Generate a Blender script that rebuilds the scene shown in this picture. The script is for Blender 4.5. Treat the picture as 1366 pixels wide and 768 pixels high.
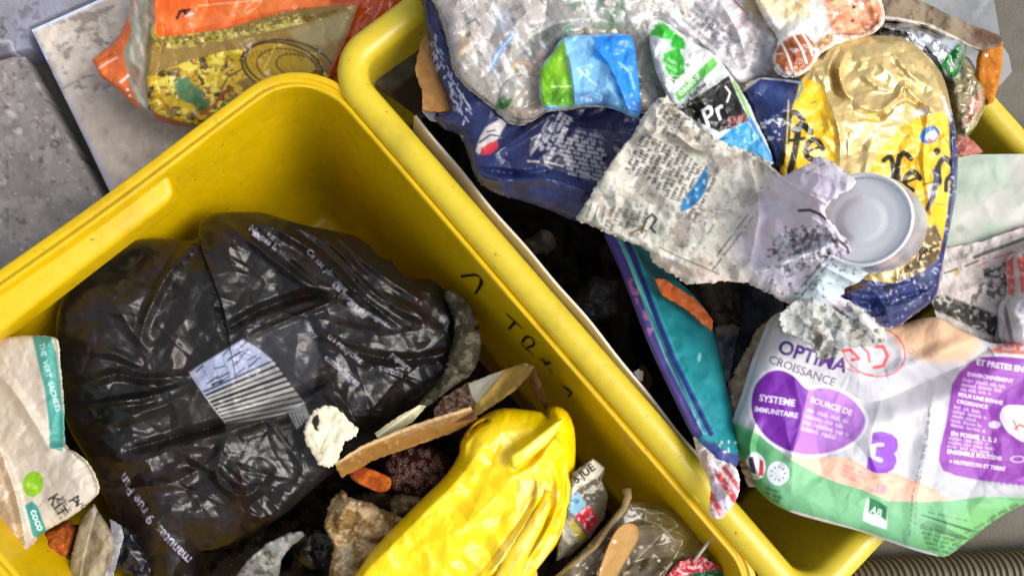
import bpy, math, random
import numpy as np
from mathutils import Vector, Matrix

for o in list(bpy.data.objects):
    bpy.data.objects.remove(o)
SC = bpy.context.scene
COL = SC.collection

# ------------------------------------------------------------------ camera
FPX = 1072.0                      # focal length in photo pixels (photo 1366 x 768)
TILT = math.radians(12)
CAMZ = 0.300 + 0.643*math.cos(TILT)
cam_d = bpy.data.cameras.new('camera')
cam_d.sensor_width = 36.0
cam_d.lens = 36.0*FPX/1366.0
cam_d.clip_start = 0.01
cam_d.clip_end = 500
cam = bpy.data.objects.new('camera', cam_d)
COL.objects.link(cam)
vd = Vector((math.sin(TILT)*0.729, math.sin(TILT)*0.685, -math.cos(TILT)))
Q = Vector((0, 0, -1)).rotation_difference(vd)
cam.location = (0, 0, CAMZ)
cam.rotation_mode = 'QUATERNION'
cam.rotation_quaternion = Q
SC.camera = cam
RM = np.array(Q.to_matrix())

# ------------------------------------------------------------------ light
SUN_EL, SUN_AZ = math.radians(52), math.radians(-14)      # azimuth of the sun, measured from +X
w = bpy.data.worlds.new('World'); SC.world = w; w.use_nodes = True
nt = w.node_tree; nt.nodes.clear()
sky = nt.nodes.new('ShaderNodeTexSky'); sky.sky_type = 'NISHITA'; sky.sun_disc = False
sky.sun_elevation = SUN_EL
sky.sun_rotation = math.radians(90) - SUN_AZ
sky.air_density = 1.0; sky.dust_density = 3.5
bg = nt.nodes.new('ShaderNodeBackground'); bg.inputs['Strength'].default_value = 0.15
wo = nt.nodes.new('ShaderNodeOutputWorld')
hs = nt.nodes.new('ShaderNodeHueSaturation'); hs.inputs['Saturation'].default_value = .42      # thin high cloud: a paler sky
nt.links.new(sky.outputs[0], hs.inputs['Color']); nt.links.new(hs.outputs[0], bg.inputs[0]); nt.links.new(bg.outputs[0], wo.inputs[0])
sd = bpy.data.lights.new('sun', 'SUN'); sd.energy = 1.65; sd.angle = math.radians(32); sd.color = (1, 0.95, 0.87)
sun = bpy.data.objects.new('sun', sd); COL.objects.link(sun)
sv = Vector((math.cos(SUN_EL)*math.cos(SUN_AZ), math.cos(SUN_EL)*math.sin(SUN_AZ), math.sin(SUN_EL)))
sun.rotation_mode = 'QUATERNION'; sun.rotation_quaternion = sv.to_track_quat('Z', 'Y')
sun.location = (1, 0, 2)
SC.view_settings.view_transform = 'Standard'
SC.view_settings.look = 'None'
SC.view_settings.exposure = 0.43
SC.view_settings.gamma = 1.0
SC.render.engine = 'CYCLES'

# ------------------------------------------------------------------ helpers
def ray(px, py):
    px = np.asarray(px, float); py = np.asarray(py, float)
    v = np.stack([(px-683)/FPX, (384-py)/FPX, -np.ones_like(px)], -1)
    return v @ RM.T
def W(px, py, z):
    """photo position + height above the floor -> point in the place"""
    r = ray(px, py); t = (z-CAMZ)/r[..., 2]
    return np.stack([r[..., 0]*t, r[..., 1]*t, np.zeros_like(t)+z], -1)
def P(p):
    q = (np.asarray(p, float)-np.array([0, 0, CAMZ])) @ RM
    return 683+FPX*q[..., 0]/-q[..., 2], 384-FPX*q[..., 1]/-q[..., 2]

def hexc(h):
    if not isinstance(h, str): return np.array(h, float)
    h = h.lstrip('#'); a = np.array([int(h[i:i+2], 16) for i in (0, 2, 4)])/255.
    return np.where(a <= .04045, a/12.92, ((a+.055)/1.055)**2.4)

def _hash(ix, iy, seed):
    n = (ix.astype(np.int64)*374761393 + iy.astype(np.int64)*668265263 + seed*974711) & 0xffffffff
    n = ((n ^ (n >> 13))*1274126177) & 0xffffffff
    n = (n ^ (n >> 16))
    return (n & 0xffff)/65535.0
def noise(x, y, seed=0):
    ix = np.floor(x); iy = np.floor(y); fx = x-ix; fy = y-iy
    ux = fx*fx*(3-2*fx); uy = fy*fy*(3-2*fy)
    a = _hash(ix, iy, seed); b = _hash(ix+1, iy, seed); c = _hash(ix, iy+1, seed); d = _hash(ix+1, iy+1, seed)
    return (a+(b-a)*ux)*(1-uy)+(c+(d-c)*ux)*uy          # 0..1
def fbm(x, y, seed=0, octv=4):
    s = 0; a = .5; t = 0
    for k in range(octv):
        s = s+a*noise(x*2**k+17*k, y*2**k-9*k, seed+k); t += a; a *= .55
    return s/t
def facet(x, y, seed=0):
    """random heights on a triangle lattice, flat between: paper-like facets with creases"""
    k = (x+y)*0.36602540378
    i = np.floor(x+k); j = np.floor(y+k)
    u = x+k-i; v = y+k-j
    h00 = _hash(i, j, seed); h11 = _hash(i+1, j+1, seed)
    h10 = _hash(i+1, j, seed); h01 = _hash(i, j+1, seed)
    lo = h00*(1-u)+h10*(u-v)+h11*v
    hi = h00*(1-v)+h01*(v-u)+h11*u
    return np.where(u > v, lo, hi)-.5
def crump(X, Y, scale, amp, seed=0, octv=3, warp=.6):
    """crumple heights (m); scale in photo pixels"""
    s = 0; a = amp
    if scale < 26: octv = min(octv, 2)
    for k in range(octv):
        sc = scale/1.9**k; th = 1.1*k+seed
        wx = (fbm(X/sc*.8, Y/sc*.8, seed+31+k, 2)-.5)*warp*2
        wy = (fbm(X/sc*.8, Y/sc*.8, seed+57+k, 2)-.5)*warp*2
        x = (X*math.cos(th)-Y*math.sin(th))/sc+wx; y = (X*math.sin(th)+Y*math.cos(th))/sc+wy
        s = s+a*facet(x, y, seed+k*7); a *= .40
    return s
def crease(X, Y, scale, amp, seed=0, stretch=1.0, ang=0.0, sharp=3.0):
    """thin sharp crests wandering over the film, drawn out along one direction (degrees)"""
    A = math.radians(ang); x = (X*math.cos(A)+Y*math.sin(A))/stretch; y = -X*math.sin(A)+Y*math.cos(A); z = 0
    for k in range(2):
        sc = scale*2.1/2.1**k; f = fbm(x/sc+7*k, y/sc+3*k, seed+11*k, 2)
        z = z+amp*.30**k*np.clip(1-np.abs(f-.5)*2*sharp, 0, 1)**1.3
    return z
def segdist(X, Y, pts, closed=False):
    """distance to a polyline, and signed side of the nearest segment"""
    pts = [tuple(p) for p in pts]
    if closed: pts = pts+[pts[0]]
    best = np.full(np.shape(X), 1e9); side = np.zeros(np.shape(X)); par = np.zeros(np.shape(X)); n = len(pts)-1
    for k in range(n):
        ax, ay = pts[k]; bx, by = pts[k+1]; dx, dy = bx-ax, by-ay; L = dx*dx+dy*dy+1e-9
        t = np.clip(((X-ax)*dx+(Y-ay)*dy)/L, 0, 1)
        ex = X-ax-t*dx; ey = Y-ay-t*dy; d = ex*ex+ey*ey
        m = d < best
        best = np.where(m, d, best); side = np.where(m, np.sign(dx*ey-dy*ex), side); par = np.where(m, (k+t)/n, par)
    return np.sqrt(best), side, par
def ridge(X, Y, pts, wd, h, taper=True):
    """a crease: sharp crest of height h (m), falling off over wd pixels"""
    d, s, t = segdist(X, Y, spl(pts, 5)); f = np.clip(1-d/wd, 0, 1)
    f = f*f*(2-f)
    return h*f*(np.sin(np.pi*np.clip(t, .02, .98))**.5 if taper else 1)
def step(X, Y, pts, wd, h):
    """an overlap: the right-hand side of the line stands h higher near the line and fades away"""
    d, s, t = segdist(X, Y, spl(pts, 5))
    f = np.where(s > 0, np.exp(-d/wd), 0)*np.clip(d/2.0, 0, 1)
    return h*f*np.sin(np.pi*np.clip(t, .03, .97))**.4
def bulge(d, wd, h):
    u = np.clip(d/wd, 0, 1); return h*np.sqrt(np.clip(1-(1-u)**2, 0, 1))
def spl(pts, n=6, closed=False):
    pts = np.array(pts, float); N = len(pts)
    if N < 3: return [tuple(p) for p in pts]
    out = []
    rng = range(N) if closed else range(N-1)
    for i in rng:
        if closed: p0, p1, p2, p3 = pts[i-1], pts[i], pts[(i+1) % N], pts[(i+2) % N]
        else: p0, p1, p2, p3 = pts[max(i-1, 0)], pts[i], pts[i+1], pts[min(i+2, N-1)]
        for k in range(n):
            t = k/n
            out.append(tuple(.5*((2*p1)+(-p0+p2)*t+(2*p0-5*p1+4*p2-p3)*t*t+(-p0+3*p1-3*p2+p3)*t**3)))
    if not closed: out.append(tuple(pts[-1]))
    return out
def torn(pts, amp=2.0, stp=3.0, seed=0):
    """a torn edge"""
    R = random.Random(seed); out = []; n = len(pts)
    for i in range(n):
        a = pts[i]; b = pts[(i+1) % n]; L = math.hypot(b[0]-a[0], b[1]-a[1]); m = max(1, int(L/stp))
        for k in range(m):
            t = k/m
            out.append((a[0]+(b[0]-a[0])*t+R.uniform(-amp, amp), a[1]+(b[1]-a[1])*t+R.uniform(-amp, amp)))
    return out
def inside(X, Y, pts):
    m = np.zeros(np.shape(X), bool); n = len(pts)
    for i in range(n):
        x1, y1 = pts[i]; x2, y2 = pts[(i+1) % n]
        if y1 == y2: continue
        c = ((y1 > Y) != (y2 > Y)) & (X < (x2-x1)*(Y-y1)/(y2-y1)+x1)
        m ^= c
    return m

_txt = {}
def text_tris(s, font_bold=0.0):
    key = (s, font_bold)
    if key in _txt: return _txt[key]
    cu = bpy.data.curves.new('t', 'FONT'); cu.body = s; cu.size = 1; cu.offset = font_bold; cu.resolution_u = 3
    ob = bpy.data.objects.new('t', cu); COL.objects.link(ob)
    dg = bpy.context.evaluated_depsgraph_get(); me = ob.evaluated_get(dg).to_mesh()
    me.calc_loop_triangles()
    v = np.array([q.co[:2] for q in me.vertices]); t = np.array([q.vertices[:] for q in me.loop_triangles])
    ob.evaluated_get(dg).to_mesh_clear(); bpy.data.objects.remove(ob); bpy.data.curves.remove(cu)
    _txt[key] = (v, t); return _txt[key]

class Canvas:
    """printed colours of one thing, painted at half a pixel and then carried by the dense mesh"""
    R = 0.5
    def __init__(s, outline, base, a=0.0):
        p = np.array(outline); s.x0, s.y0 = p.min(0)-4; x1, y1 = p.max(0)+4
        s.nx = int((x1-s.x0)/s.R)+2; s.ny = int((y1-s.y0)/s.R)+2
        s.X, s.Y = np.meshgrid(s.x0+np.arange(s.nx)*s.R, s.y0+np.arange(s.ny)*s.R)
        s.C = np.zeros((s.ny, s.nx, 4)); s.C[..., :3] = hexc(base); s.C[..., 3] = a
    def _sl(s, x0, y0, x1, y1):
        i0 = max(0, int((x0-s.x0)/s.R)-1); i1 = min(s.nx, int((x1-s.x0)/s.R)+3)
        j0 = max(0, int((y0-s.y0)/s.R)-1); j1 = min(s.ny, int((y1-s.y0)/s.R)+3)
        return (slice(j0, j1), slice(i0, i1)) if i1 > i0 and j1 > j0 else None
    def _put(s, sl, m, col, a=None):
        m = m[..., None] if m.ndim == 2 else m
        c = s.C[sl]; c[..., :3] = c[..., :3]*(1-m)+hexc(col)*m
        if a is not None: c[..., 3:] = c[..., 3:]*(1-m)+a*m
    def poly(s, pts, col, op=1.0, feather=0, a=None, wob=0, seed=0):
        p = np.array(pts); e = feather+wob+1
        sl = s._sl(*(p.min(0)-e), *(p.max(0)+e))
        if not sl: return s
        X, Y = s.X[sl], s.Y[sl]
        if wob: X, Y = X+(fbm(X/9, Y/9, seed+3)-.5)*2*wob, Y+(fbm(X/9, Y/9, seed+5)-.5)*2*wob
        m = inside(X, Y, [tuple(q) for q in pts]).astype(float)
        if feather:
            d, _, _ = segdist(X, Y, pts, True); m = np.clip(.5+np.where(m > 0, d, -d)/feather/2, 0, 1)
        s._put(sl, m*op, col, a); return s
    def line(s, pts, wd, col, op=1.0, a=None, dash=None, seed=0):
        p = np.array(pts); sl = s._sl(*(p.min(0)-wd), *(p.max(0)+wd))
        if not sl: return s
        d, _, t = segdist(s.X[sl], s.Y[sl], pts); m = np.clip(wd/2-d+.5, 0, 1)
        if dash:
            L = sum(math.dist(pts[i], pts[i+1]) for i in range(len(pts)-1)); m = m*(_hash(np.floor(t*L/dash), np.zeros_like(t), seed) > .35)
        s._put(sl, m*op, col, a); return s
    def ell(s, cx, cy, rx, ry, col, ang=0, op=1.0, a=None, ring=None, soft=.12):
        r = max(rx, ry)+2+(ring or 0); sl = s._sl(cx-r, cy-r, cx+r, cy+r)
        if not sl: return s
        A = math.radians(ang); x = s.X[sl]-cx; y = s.Y[sl]-cy
        u = (x*math.cos(A)+y*math.sin(A))/rx; v = (-x*math.sin(A)+y*math.cos(A))/ry; q = np.sqrt(u*u+v*v)
        m = np.clip((1-q)/soft+.5, 0, 1) if ring is None else np.clip(.5+(ring/2-np.abs(1-q)*min(rx, ry)), 0, 1)
        s._put(sl, m*op, col, a); return s
    def text(s, st, x, y, size, ang, col, sx=1.0, bold=0.0, op=1.0, shear=0.0, bend=0.0):
        v, t = text_tris(st, bold); A = math.radians(ang)
        u = v[:, 0]*size*sx+shear*v[:, 1]*size; q = -v[:, 1]*size+bend*u*u
        px = x+u*math.cos(A)-q*math.sin(A); py = y+u*math.sin(A)+q*math.cos(A)
        for a, b, c in t:
            xs = px[[a, b, c]]; ys = py[[a, b, c]]; sl = s._sl(xs.min(), ys.min(), xs.max(), ys.max())
            if not sl: continue
            X, Y = s.X[sl], s.Y[sl]
            d = (ys[1]-ys[2])*(xs[0]-xs[2])+(xs[2]-xs[1])*(ys[0]-ys[2])
            if abs(d) < 1e-9: continue
            l1 = ((ys[1]-ys[2])*(X-xs[2])+(xs[2]-xs[1])*(Y-ys[2]))/d; l2 = ((ys[2]-ys[0])*(X-xs[2])+(xs[0]-xs[2])*(Y-ys[2]))/d
            e = -.02
            s._put(sl, ((l1 >= e) & (l2 >= e) & (l1+l2 <= 1-e)).astype(float)*op, col)
        return s
    def micro(s, x, y, ang, length, n, gap, h, col, seed=0, op=.85, ragged=.35, shear=0):
        """n lines of print too small to read: tick by tick, in words"""
        R = random.Random(seed); A = math.radians(ang); ux, uy = math.cos(A), math.sin(A)
        for k in range(n):
            ox = x-uy*gap*k+ux*shear*k; oy = y+ux*gap*k+uy*shear*k; L = length*(1-R.random()*ragged); u = 0
            while u < L:
                wl = R.uniform(3, 9)
                e = min(u+wl*h*.45, L)
                m_ = h*.3; s.line([(ox+ux*u+uy*m_, oy+uy*u-ux*m_), (ox+ux*e+uy*m_, oy+uy*e-ux*m_)], h*.34, col, op*.5)
                while u < e:
                    c = R.uniform(.35, .7)*h; hh = h*R.choice([.65, .65, .7, 1])
                    bx, by = ox+ux*u, oy+uy*u
                    s.line([(bx, by), (bx+uy*hh, by-ux*hh)], max(.7, h*.22), col, op)
                    if R.random() < .6: s.line([(bx, by), (bx+ux*c*.8, by+uy*c*.8)], max(.6, h*.2), col, op*.8)
                    u += c
                u += h*.7
        return s
    def blot(s, col, scale, thr=.5, seed=0, op=.6, soft=.08, poly=None, octv=4, a=None, stretch=1.0, ang=0):
        if scale <= 8:
            soft = soft*2.2; thr = thr+(.07 if poly is None else .03); op = op*(.6 if poly is None else .85)
        if poly is not None:
            p = np.array(poly); sl = s._sl(*p.min(0), *p.max(0))
        else: sl = (slice(0, s.ny), slice(0, s.nx))
        if not sl: return s
        A = math.radians(ang); X, Y = s.X[sl], s.Y[sl]
        u = (X*math.cos(A)+Y*math.sin(A))/scale/stretch; v = (-X*math.sin(A)+Y*math.cos(A))/scale
        f = fbm(u, v, seed, octv if scale > 8 else 2); m = np.clip((f-thr)/soft+.5, 0, 1)*op
        if poly is not None: m = m*inside(X, Y, [tuple(q) for q in poly])
        s._put(sl, m, col, a); return s
    def final(s):
        c = s.C
        p = np.pad(c, ((1, 1), (1, 1), (0, 0)), 'edge'); c = (p[:-2, 1:-1]+p[1:-1, 1:-1]*2+p[2:, 1:-1])/4
        p = np.pad(c, ((1, 1), (1, 1), (0, 0)), 'edge'); c = (p[1:-1, :-2]+p[1:-1, 1:-1]*2+p[1:-1, 2:])/4
        return c
    def sample(s, X, Y):
        c = s.final(); u = np.clip((X-s.x0)/s.R, 0, s.nx-1.001); v = np.clip((Y-s.y0)/s.R, 0, s.ny-1.001)
        i = u.astype(int); j = v.astype(int); fx = (u-i)[:, None]; fy = (v-j)[:, None]
        return (c[j, i]*(1-fx)+c[j, i+1]*fx)*(1-fy)+(c[j+1, i]*(1-fx)+c[j+1, i+1]*fx)*fy

# ------------------------------------------------------------------ materials
def mat(name, rough=.5, spec=.5, metal=0.0, use_metal_mask=False, alpha=None, alpha_mask=False, bump=.0, bscale=600.,
        coat=0.0, color=None, vary=0.0, trans=0.0, bumpd=.001, wrinkle=0.0, wscale=90., sheen=0, scuff=0):
    m = bpy.data.materials.new(name); m.use_nodes = True; n = m.node_tree.nodes; l = m.node_tree.links
    b = n['Principled BSDF']; b.inputs['Roughness'].default_value = rough; b.inputs['Specular IOR Level'].default_value = spec
    b.inputs['Metallic'].default_value = metal; b.inputs['Coat Weight'].default_value = coat; b.inputs['Coat Roughness'].default_value = .12
    b.inputs['Transmission Weight'].default_value = trans
    geo = n.new('ShaderNodeNewGeometry')
    if color is None:
        at = n.new('ShaderNodeAttribute'); at.attribute_name = 'Col'; csock = at.outputs['Color']
        if use_metal_mask: l.new(at.outputs['Alpha'], b.inputs['Metallic'])
        if alpha_mask: l.new(at.outputs['Alpha'], b.inputs['Alpha'])
    else:
        rgb = n.new('ShaderNodeRGB'); rgb.outputs[0].default_value = (*hexc(color), 1); csock = rgb.outputs[0]
    if alpha is not None: b.inputs['Alpha'].default_value = alpha
    if vary:
        t = n.new('ShaderNodeTexNoise'); t.inputs['Scale'].default_value = bscale*.22; t.inputs['Detail'].default_value = 8; t.inputs['Roughness'].default_value = .7
        l.new(geo.outputs['Position'], t.inputs['Vector'])
        mr = n.new('ShaderNodeMapRange'); mr.inputs['From Min'].default_value = .3; mr.inputs['From Max'].default_value = .7
        mr.inputs['To Min'].default_value = 1-vary; mr.inputs['To Max'].default_value = 1+vary
        l.new(t.outputs[0], mr.inputs[0])
        mx = n.new('ShaderNodeVectorMath'); mx.operation = 'SCALE'; l.new(csock, mx.inputs[0]); l.new(mr.outputs[0], mx.inputs['Scale']); csock = mx.outputs[0]
        r2 = n.new('ShaderNodeMapRange'); r2.inputs['From Min'].default_value = .3; r2.inputs['From Max'].default_value = .7
        r2.inputs['To Min'].default_value = max(.03, rough-.12); r2.inputs['To Max'].default_value = min(1, rough+.12)
        l.new(t.outputs[0], r2.inputs[0]); l.new(r2.outputs[0], b.inputs['Roughness'])
    if scuff:
        t2 = n.new('ShaderNodeTexNoise'); t2.inputs['Scale'].default_value = 9; t2.inputs['Detail'].default_value = 10; t2.inputs['Roughness'].default_value = .72
        l.new(geo.outputs['Position'], t2.inputs['Vector'])
        m2 = n.new('ShaderNodeMapRange'); m2.inputs['From Min'].default_value = .52; m2.inputs['From Max'].default_value = .78; m2.inputs['To Max'].default_value = scuff
        l.new(t2.outputs[0], m2.inputs[0])
        t3 = n.new('ShaderNodeTexNoise'); t3.inputs['Scale'].default_value = 160; t3.inputs['Detail'].default_value = 3
        l.new(geo.outputs['Position'], t3.inputs['Vector'])
        m3 = n.new('ShaderNodeMapRange'); m3.inputs['From Min'].default_value = .68; m3.inputs['From Max'].default_value = .74; m3.inputs['To Max'].default_value = .6
        l.new(t3.outputs[0], m3.inputs[0])
        ad = n.new('ShaderNodeMath'); ad.operation = 'MAXIMUM'; l.new(m2.outputs[0], ad.inputs[0]); l.new(m3.outputs[0], ad.inputs[1])
        mc = n.new('ShaderNodeMix'); mc.data_type = 'RGBA'; l.new(ad.outputs[0], mc.inputs['Factor']); l.new(csock, mc.inputs[6]); mc.inputs[7].default_value = (*hexc('#5e4a1c'), 1)
        csock = mc.outputs[2]
    l.new(csock, b.inputs['Base Color'])
    last = None
    if wrinkle:
        v = n.new('ShaderNodeTexVoronoi'); v.feature = 'DISTANCE_TO_EDGE'; v.inputs['Scale'].default_value = wscale
        wn = n.new('ShaderNodeTexNoise'); wn.inputs['Scale'].default_value = wscale*.6; wn.inputs['Detail'].default_value = 3
        va = n.new('ShaderNodeVectorMath'); va.operation = 'MULTIPLY_ADD'
        va.inputs[1].default_value = (1.4/wscale,)*3
        l.new(geo.outputs['Position'], wn.inputs['Vector']); l.new(wn.outputs['Color'], va.inputs[0]); l.new(geo.outputs['Position'], va.inputs[2])
        l.new(va.outputs[0], v.inputs['Vector'])
        bp = n.new('ShaderNodeBump'); bp.inputs['Strength'].default_value = wrinkle; bp.inputs['Distance'].default_value = .004
        l.new(v.outputs[0], bp.inputs['Height']); last = bp
    if bump:
        t = n.new('ShaderNodeTexNoise'); t.inputs['Scale'].default_value = bscale; t.inputs['Detail'].default_value = 5
        l.new(geo.outputs['Position'], t.inputs['Vector'])
        bp = n.new('ShaderNodeBump'); bp.inputs['Strength'].default_value = bump; bp.inputs['Distance'].default_value = bumpd
        l.new(t.outputs[0], bp.inputs['Height'])
        if last: l.new(last.outputs[0], bp.inputs['Normal'])
        last = bp
    if last: l.new(last.outputs[0], b.inputs['Normal'])
    return m
M = {
 'paper':  mat('paper', .75, .25, bump=.15, bscale=700, vary=.07),
 'card':   mat('cardboard', .85, .2, bump=.4, bscale=900, vary=.1),
 'film':   mat('printed_film', .33, .45, coat=.08, bump=.05, bscale=300, vary=.05),
 'soft':   mat('matte_film', .5, .35, bump=.06, bscale=250, vary=.05),
 'foil':   mat('metal_foil', .26, .5, use_metal_mask=True, bump=.08, bscale=260, vary=.08),
 'black':  mat('black_film', .33, .42, bump=.05, bscale=160, vary=.15),
 'clear':  mat('clear_film', .14, .8, alpha_mask=True, coat=.6, wrinkle=.25, wscale=50, bump=.08, bscale=200),
 'yellow': mat('yellow_plastic', .38, .45, color='#cfab00', bump=.12, bscale=500, vary=.05, scuff=.5),
 'yellow_b': mat('pale_yellow_plastic', .33, .5, color='#d2ba2c', bump=.12, bscale=500, vary=.05, scuff=.5),
 'rough':  mat('rough_matter', .9, .15, bump=.8, bscale=500, bumpd=.003, vary=.15),
 'metal':  mat('aluminium', .28, .6, metal=.75, color='#e4e4e6', bump=.06, bscale=300, vary=.03),
 'lid':    mat('can_lid_metal', .22, .9, coat=.6, metal=.1, color='#f6f6f8', bump=.04, bscale=200, vary=.03),
 'cello':  mat('crinkled_cellophane', .2, .6, coat=.5, bump=.04, bscale=300, vary=.04),
 'tray':   mat('tray_plastic', .2, .6, alpha_mask=True, coat=.3, bump=.04, bscale=200),
 'ink':    mat('marker_ink', .6, .3, color='#1c1505'),
 'stone':  mat('stone', .7, .35, bump=.6, bscale=220, bumpd=.002, vary=.12),
 'hose':   mat('hose_rubber', .55, .4, color='#5d5444', bump=.2, bscale=300, vary=.15),
}

# ------------------------------------------------------------------ objects
def tag(o, label=None, cat=None, group=None, kind=None):
    if label: o['label'] = label
    if cat: o['category'] = cat
    if group: o['group'] = group
    if kind: o['kind'] = kind
    return o
def link_mesh(name, V, F, m, parent=None, cols=None, origin=None, sharp=None):
    V = np.asarray(V, float)
    if origin is None: origin = np.array([V[:, 0].mean(), V[:, 1].mean(), V[:, 2].min()])
    me = bpy.data.meshes.new(name)
    if isinstance(F, np.ndarray):
        nf = len(F); me.vertices.add(len(V)); me.vertices.foreach_set('co', (V-origin).ravel())
        me.loops.add(nf*4); me.loops.foreach_set('vertex_index', F.ravel().astype(np.int32))
        me.polygons.add(nf); me.polygons.foreach_set('loop_start', np.arange(nf, dtype=np.int32)*4)
        me.update(calc_edges=True)
    else:
        me.from_pydata([tuple(v) for v in V-origin], [], F); me.update()
    me.polygons.foreach_set('use_smooth', np.ones(len(me.polygons), bool))
    if sharp: me.set_sharp_from_angle(angle=math.radians(sharp))
    if cols is not None:
        ca = me.color_attributes.new('Col', 'FLOAT_COLOR', 'POINT'); ca.data.foreach_set('color', cols.astype(np.float32).ravel())
    me.materials.append(M[m] if isinstance(m, str) else m)
    o = bpy.data.objects.new(name, me); COL.objects.link(o)
    if parent is not None:
        o.parent = parent; o.location = Vector(origin)-parent.location
    else: o.location = origin
    return o
def plane3(a, b, c):
    A = np.array([[a[0], a[1], 1], [b[0], b[1], 1], [c[0], c[1], 1]], float)
    k = np.linalg.solve(A, [a[2], b[2], c[2]])
    return lambda X, Y: k[0]*X+k[1]*Y+k[2]
def sheet(name, outline, z, base, m, paint=None, H=None, thick=.0012, g=1.4, parent=None, label=None, cat=None, group=None,
          kind=None, a=0.0, sharp=50):
    """a sheet, film, pouch or slab with its own outline, height field, thickness and print"""
    p = np.array(outline); x0, y0 = p.min(0)-g; x1, y1 = p.max(0)+g
    nx = int((x1-x0)/g)+2; ny = int((y1-y0)/g)+2
    X, Y = np.meshgrid(x0+np.arange(nx)*g, y0+np.arange(ny)*g)
    cell = inside(X[:-1, :-1]+g/2, Y[:-1, :-1]+g/2, outline)
    cnt = np.zeros((ny, nx), int)
    for dj in (0, 1):
        for di in (0, 1): cnt[dj:ny-1+dj, di:nx-1+di] += cell
    used = cnt > 0; bnd = used & (cnt < 4)
    idx = -np.ones((ny, nx), int); idx[used] = np.arange(used.sum())
    xs, ys = X[used].copy(), Y[used].copy(); b = bnd[used]
    # snap the border onto the outline
    bx, by = xs[b], ys[b]; best = np.full(len(bx), 1e9); sx, sy = bx.copy(), by.copy(); n = len(outline)
    for i in range(n):
        ax, ay = outline[i]; cx, cy = outline[(i+1) % n]; dx, dy = cx-ax, cy-ay
        t = np.clip(((bx-ax)*dx+(by-ay)*dy)/(dx*dx+dy*dy+1e-9), 0, 1); qx, qy = ax+t*dx, ay+t*dy
        d = (bx-qx)**2+(by-qy)**2; mm = (d < best) & (d < (g*.95)**2); best = np.where(mm, d, best); sx = np.where(mm, qx, sx); sy = np.where(mm, qy, sy)
    xs[b], ys[b] = sx, sy
    d, _, _ = segdist(xs, ys, outline[::max(1, len(outline)//160)], True)
    zz = z(xs, ys) if callable(z) else np.full(len(xs), float(z))
    if H is not None: zz = zz+H(xs, ys, d)
    top = W(xs, ys, zz)
    th = thick(xs, ys, d) if callable(thick) else thick
    bot = top.copy(); bot[:, 2] -= th
    cj, ci = np.nonzero(cell); nV = len(xs)
    f = np.stack([idx[cj, ci], idx[cj+1, ci], idx[cj+1, ci+1], idx[cj, ci+1]], 1)
    fb = f[:, ::-1]+nV
    pad = np.pad(cell, 1); sides = []
    for (dj, di, a0, a1) in ((-1, 0, 3, 0), (1, 0, 1, 2), (0, -1, 0, 1), (0, 1, 2, 3)):
        mm = ~pad[cj+1+dj, ci+1+di]; e0, e1 = f[mm, a0], f[mm, a1]
        sides.append(np.stack([e1, e0, e0+nV, e1+nV], 1))
    F = np.concatenate([f, fb]+sides)
    cv = Canvas(outline, base, a)
    if paint: paint(cv)
    c = cv.sample(xs, ys); c = np.concatenate([c, c])
    o = link_mesh(name, np.concatenate([top, bot]), F, m, parent, c, sharp=sharp)
    if cat or label or kind: tag(o, label, cat, group, kind)
    return o
def tube(name, pts, r, m, parent=None, seg=12, ribs=None, sharp=None):
    pts = [np.array(p, float) for p in pts]; V = []; F = []
    for i, p in enumerate(pts):
        t = pts[min(i+1, len(pts)-1)]-pts[max(i-1, 0)]; t /= np.linalg.norm(t)
        u = np.cross(t, [0, 0, 1.]); u /= np.linalg.norm(u)+1e-9; v = np.cross(u, t)
        rr = r(i/(len(pts)-1)) if callable(r) else r
        for k in range(seg):
            a = 2*math.pi*k/seg; V.append(p+(u*math.cos(a)+v*math.sin(a))*rr)
    for i in range(len(pts)-1):
        for k in range(seg):
            F.append((i*seg+k, i*seg+(k+1) % seg, (i+1)*seg+(k+1) % seg, (i+1)*seg+k))
    F.append(tuple(range(seg))[::-1]); F.append(tuple((len(pts)-1)*seg+k for k in range(seg)))
    return link_mesh(name, np.array(V), F, m, parent, sharp=sharp)

# ================================================================== THE BINS
def line_isect(a, b, c, d):
    a, b, c, d = [np.array(q[:2], float) for q in (a, b, c, d)]; r = b-a; s = d-c
    t = ((c[0]-a[0])*s[1]-(c[1]-a[1])*s[0])/(r[0]*s[1]-r[1]*s[0]); return a+r*t
def bin_frame(z, long_a, long_b, short_a, short_b, shift=0):
    la, lb = W(*long_a, z)[:2], W(*long_b, z)[:2]; sa, sb = W(*short_a, z)[:2], W(*short_b, z)[:2]
    c = line_isect(la, lb, sa, sb); ex = (lb-la)/np.linalg.norm(lb-la); return c, ex
def rring(L, Wd, r, off, n=14):
    """rounded rectangle, shrunk by off; list of (u, v) along long and short side"""
    r2 = max(.004, r-off); pts = []
    for cx, cy, a0 in ((off+r2, off+r2, 180), (L-off-r2, off+r2, 270), (L-off-r2, Wd-off-r2, 0), (off+r2, Wd-off-r2, 90)):
        for k in range(n+1):
            a = math.radians(a0+90*k/n); pts.append((cx+r2*math.cos(a), cy+r2*math.sin(a)))
    # subdivide the straights
    out = []
    for i, p in enumerate(pts):
        q = pts[(i+1) % len(pts)]; out.append(p)
        if math.dist(p, q) > .05:
            for k in range(1, 24): out.append((p[0]+(q[0]-p[0])*k/24, p[1]+(q[1]-p[1])*k/24))
    return out
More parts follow.
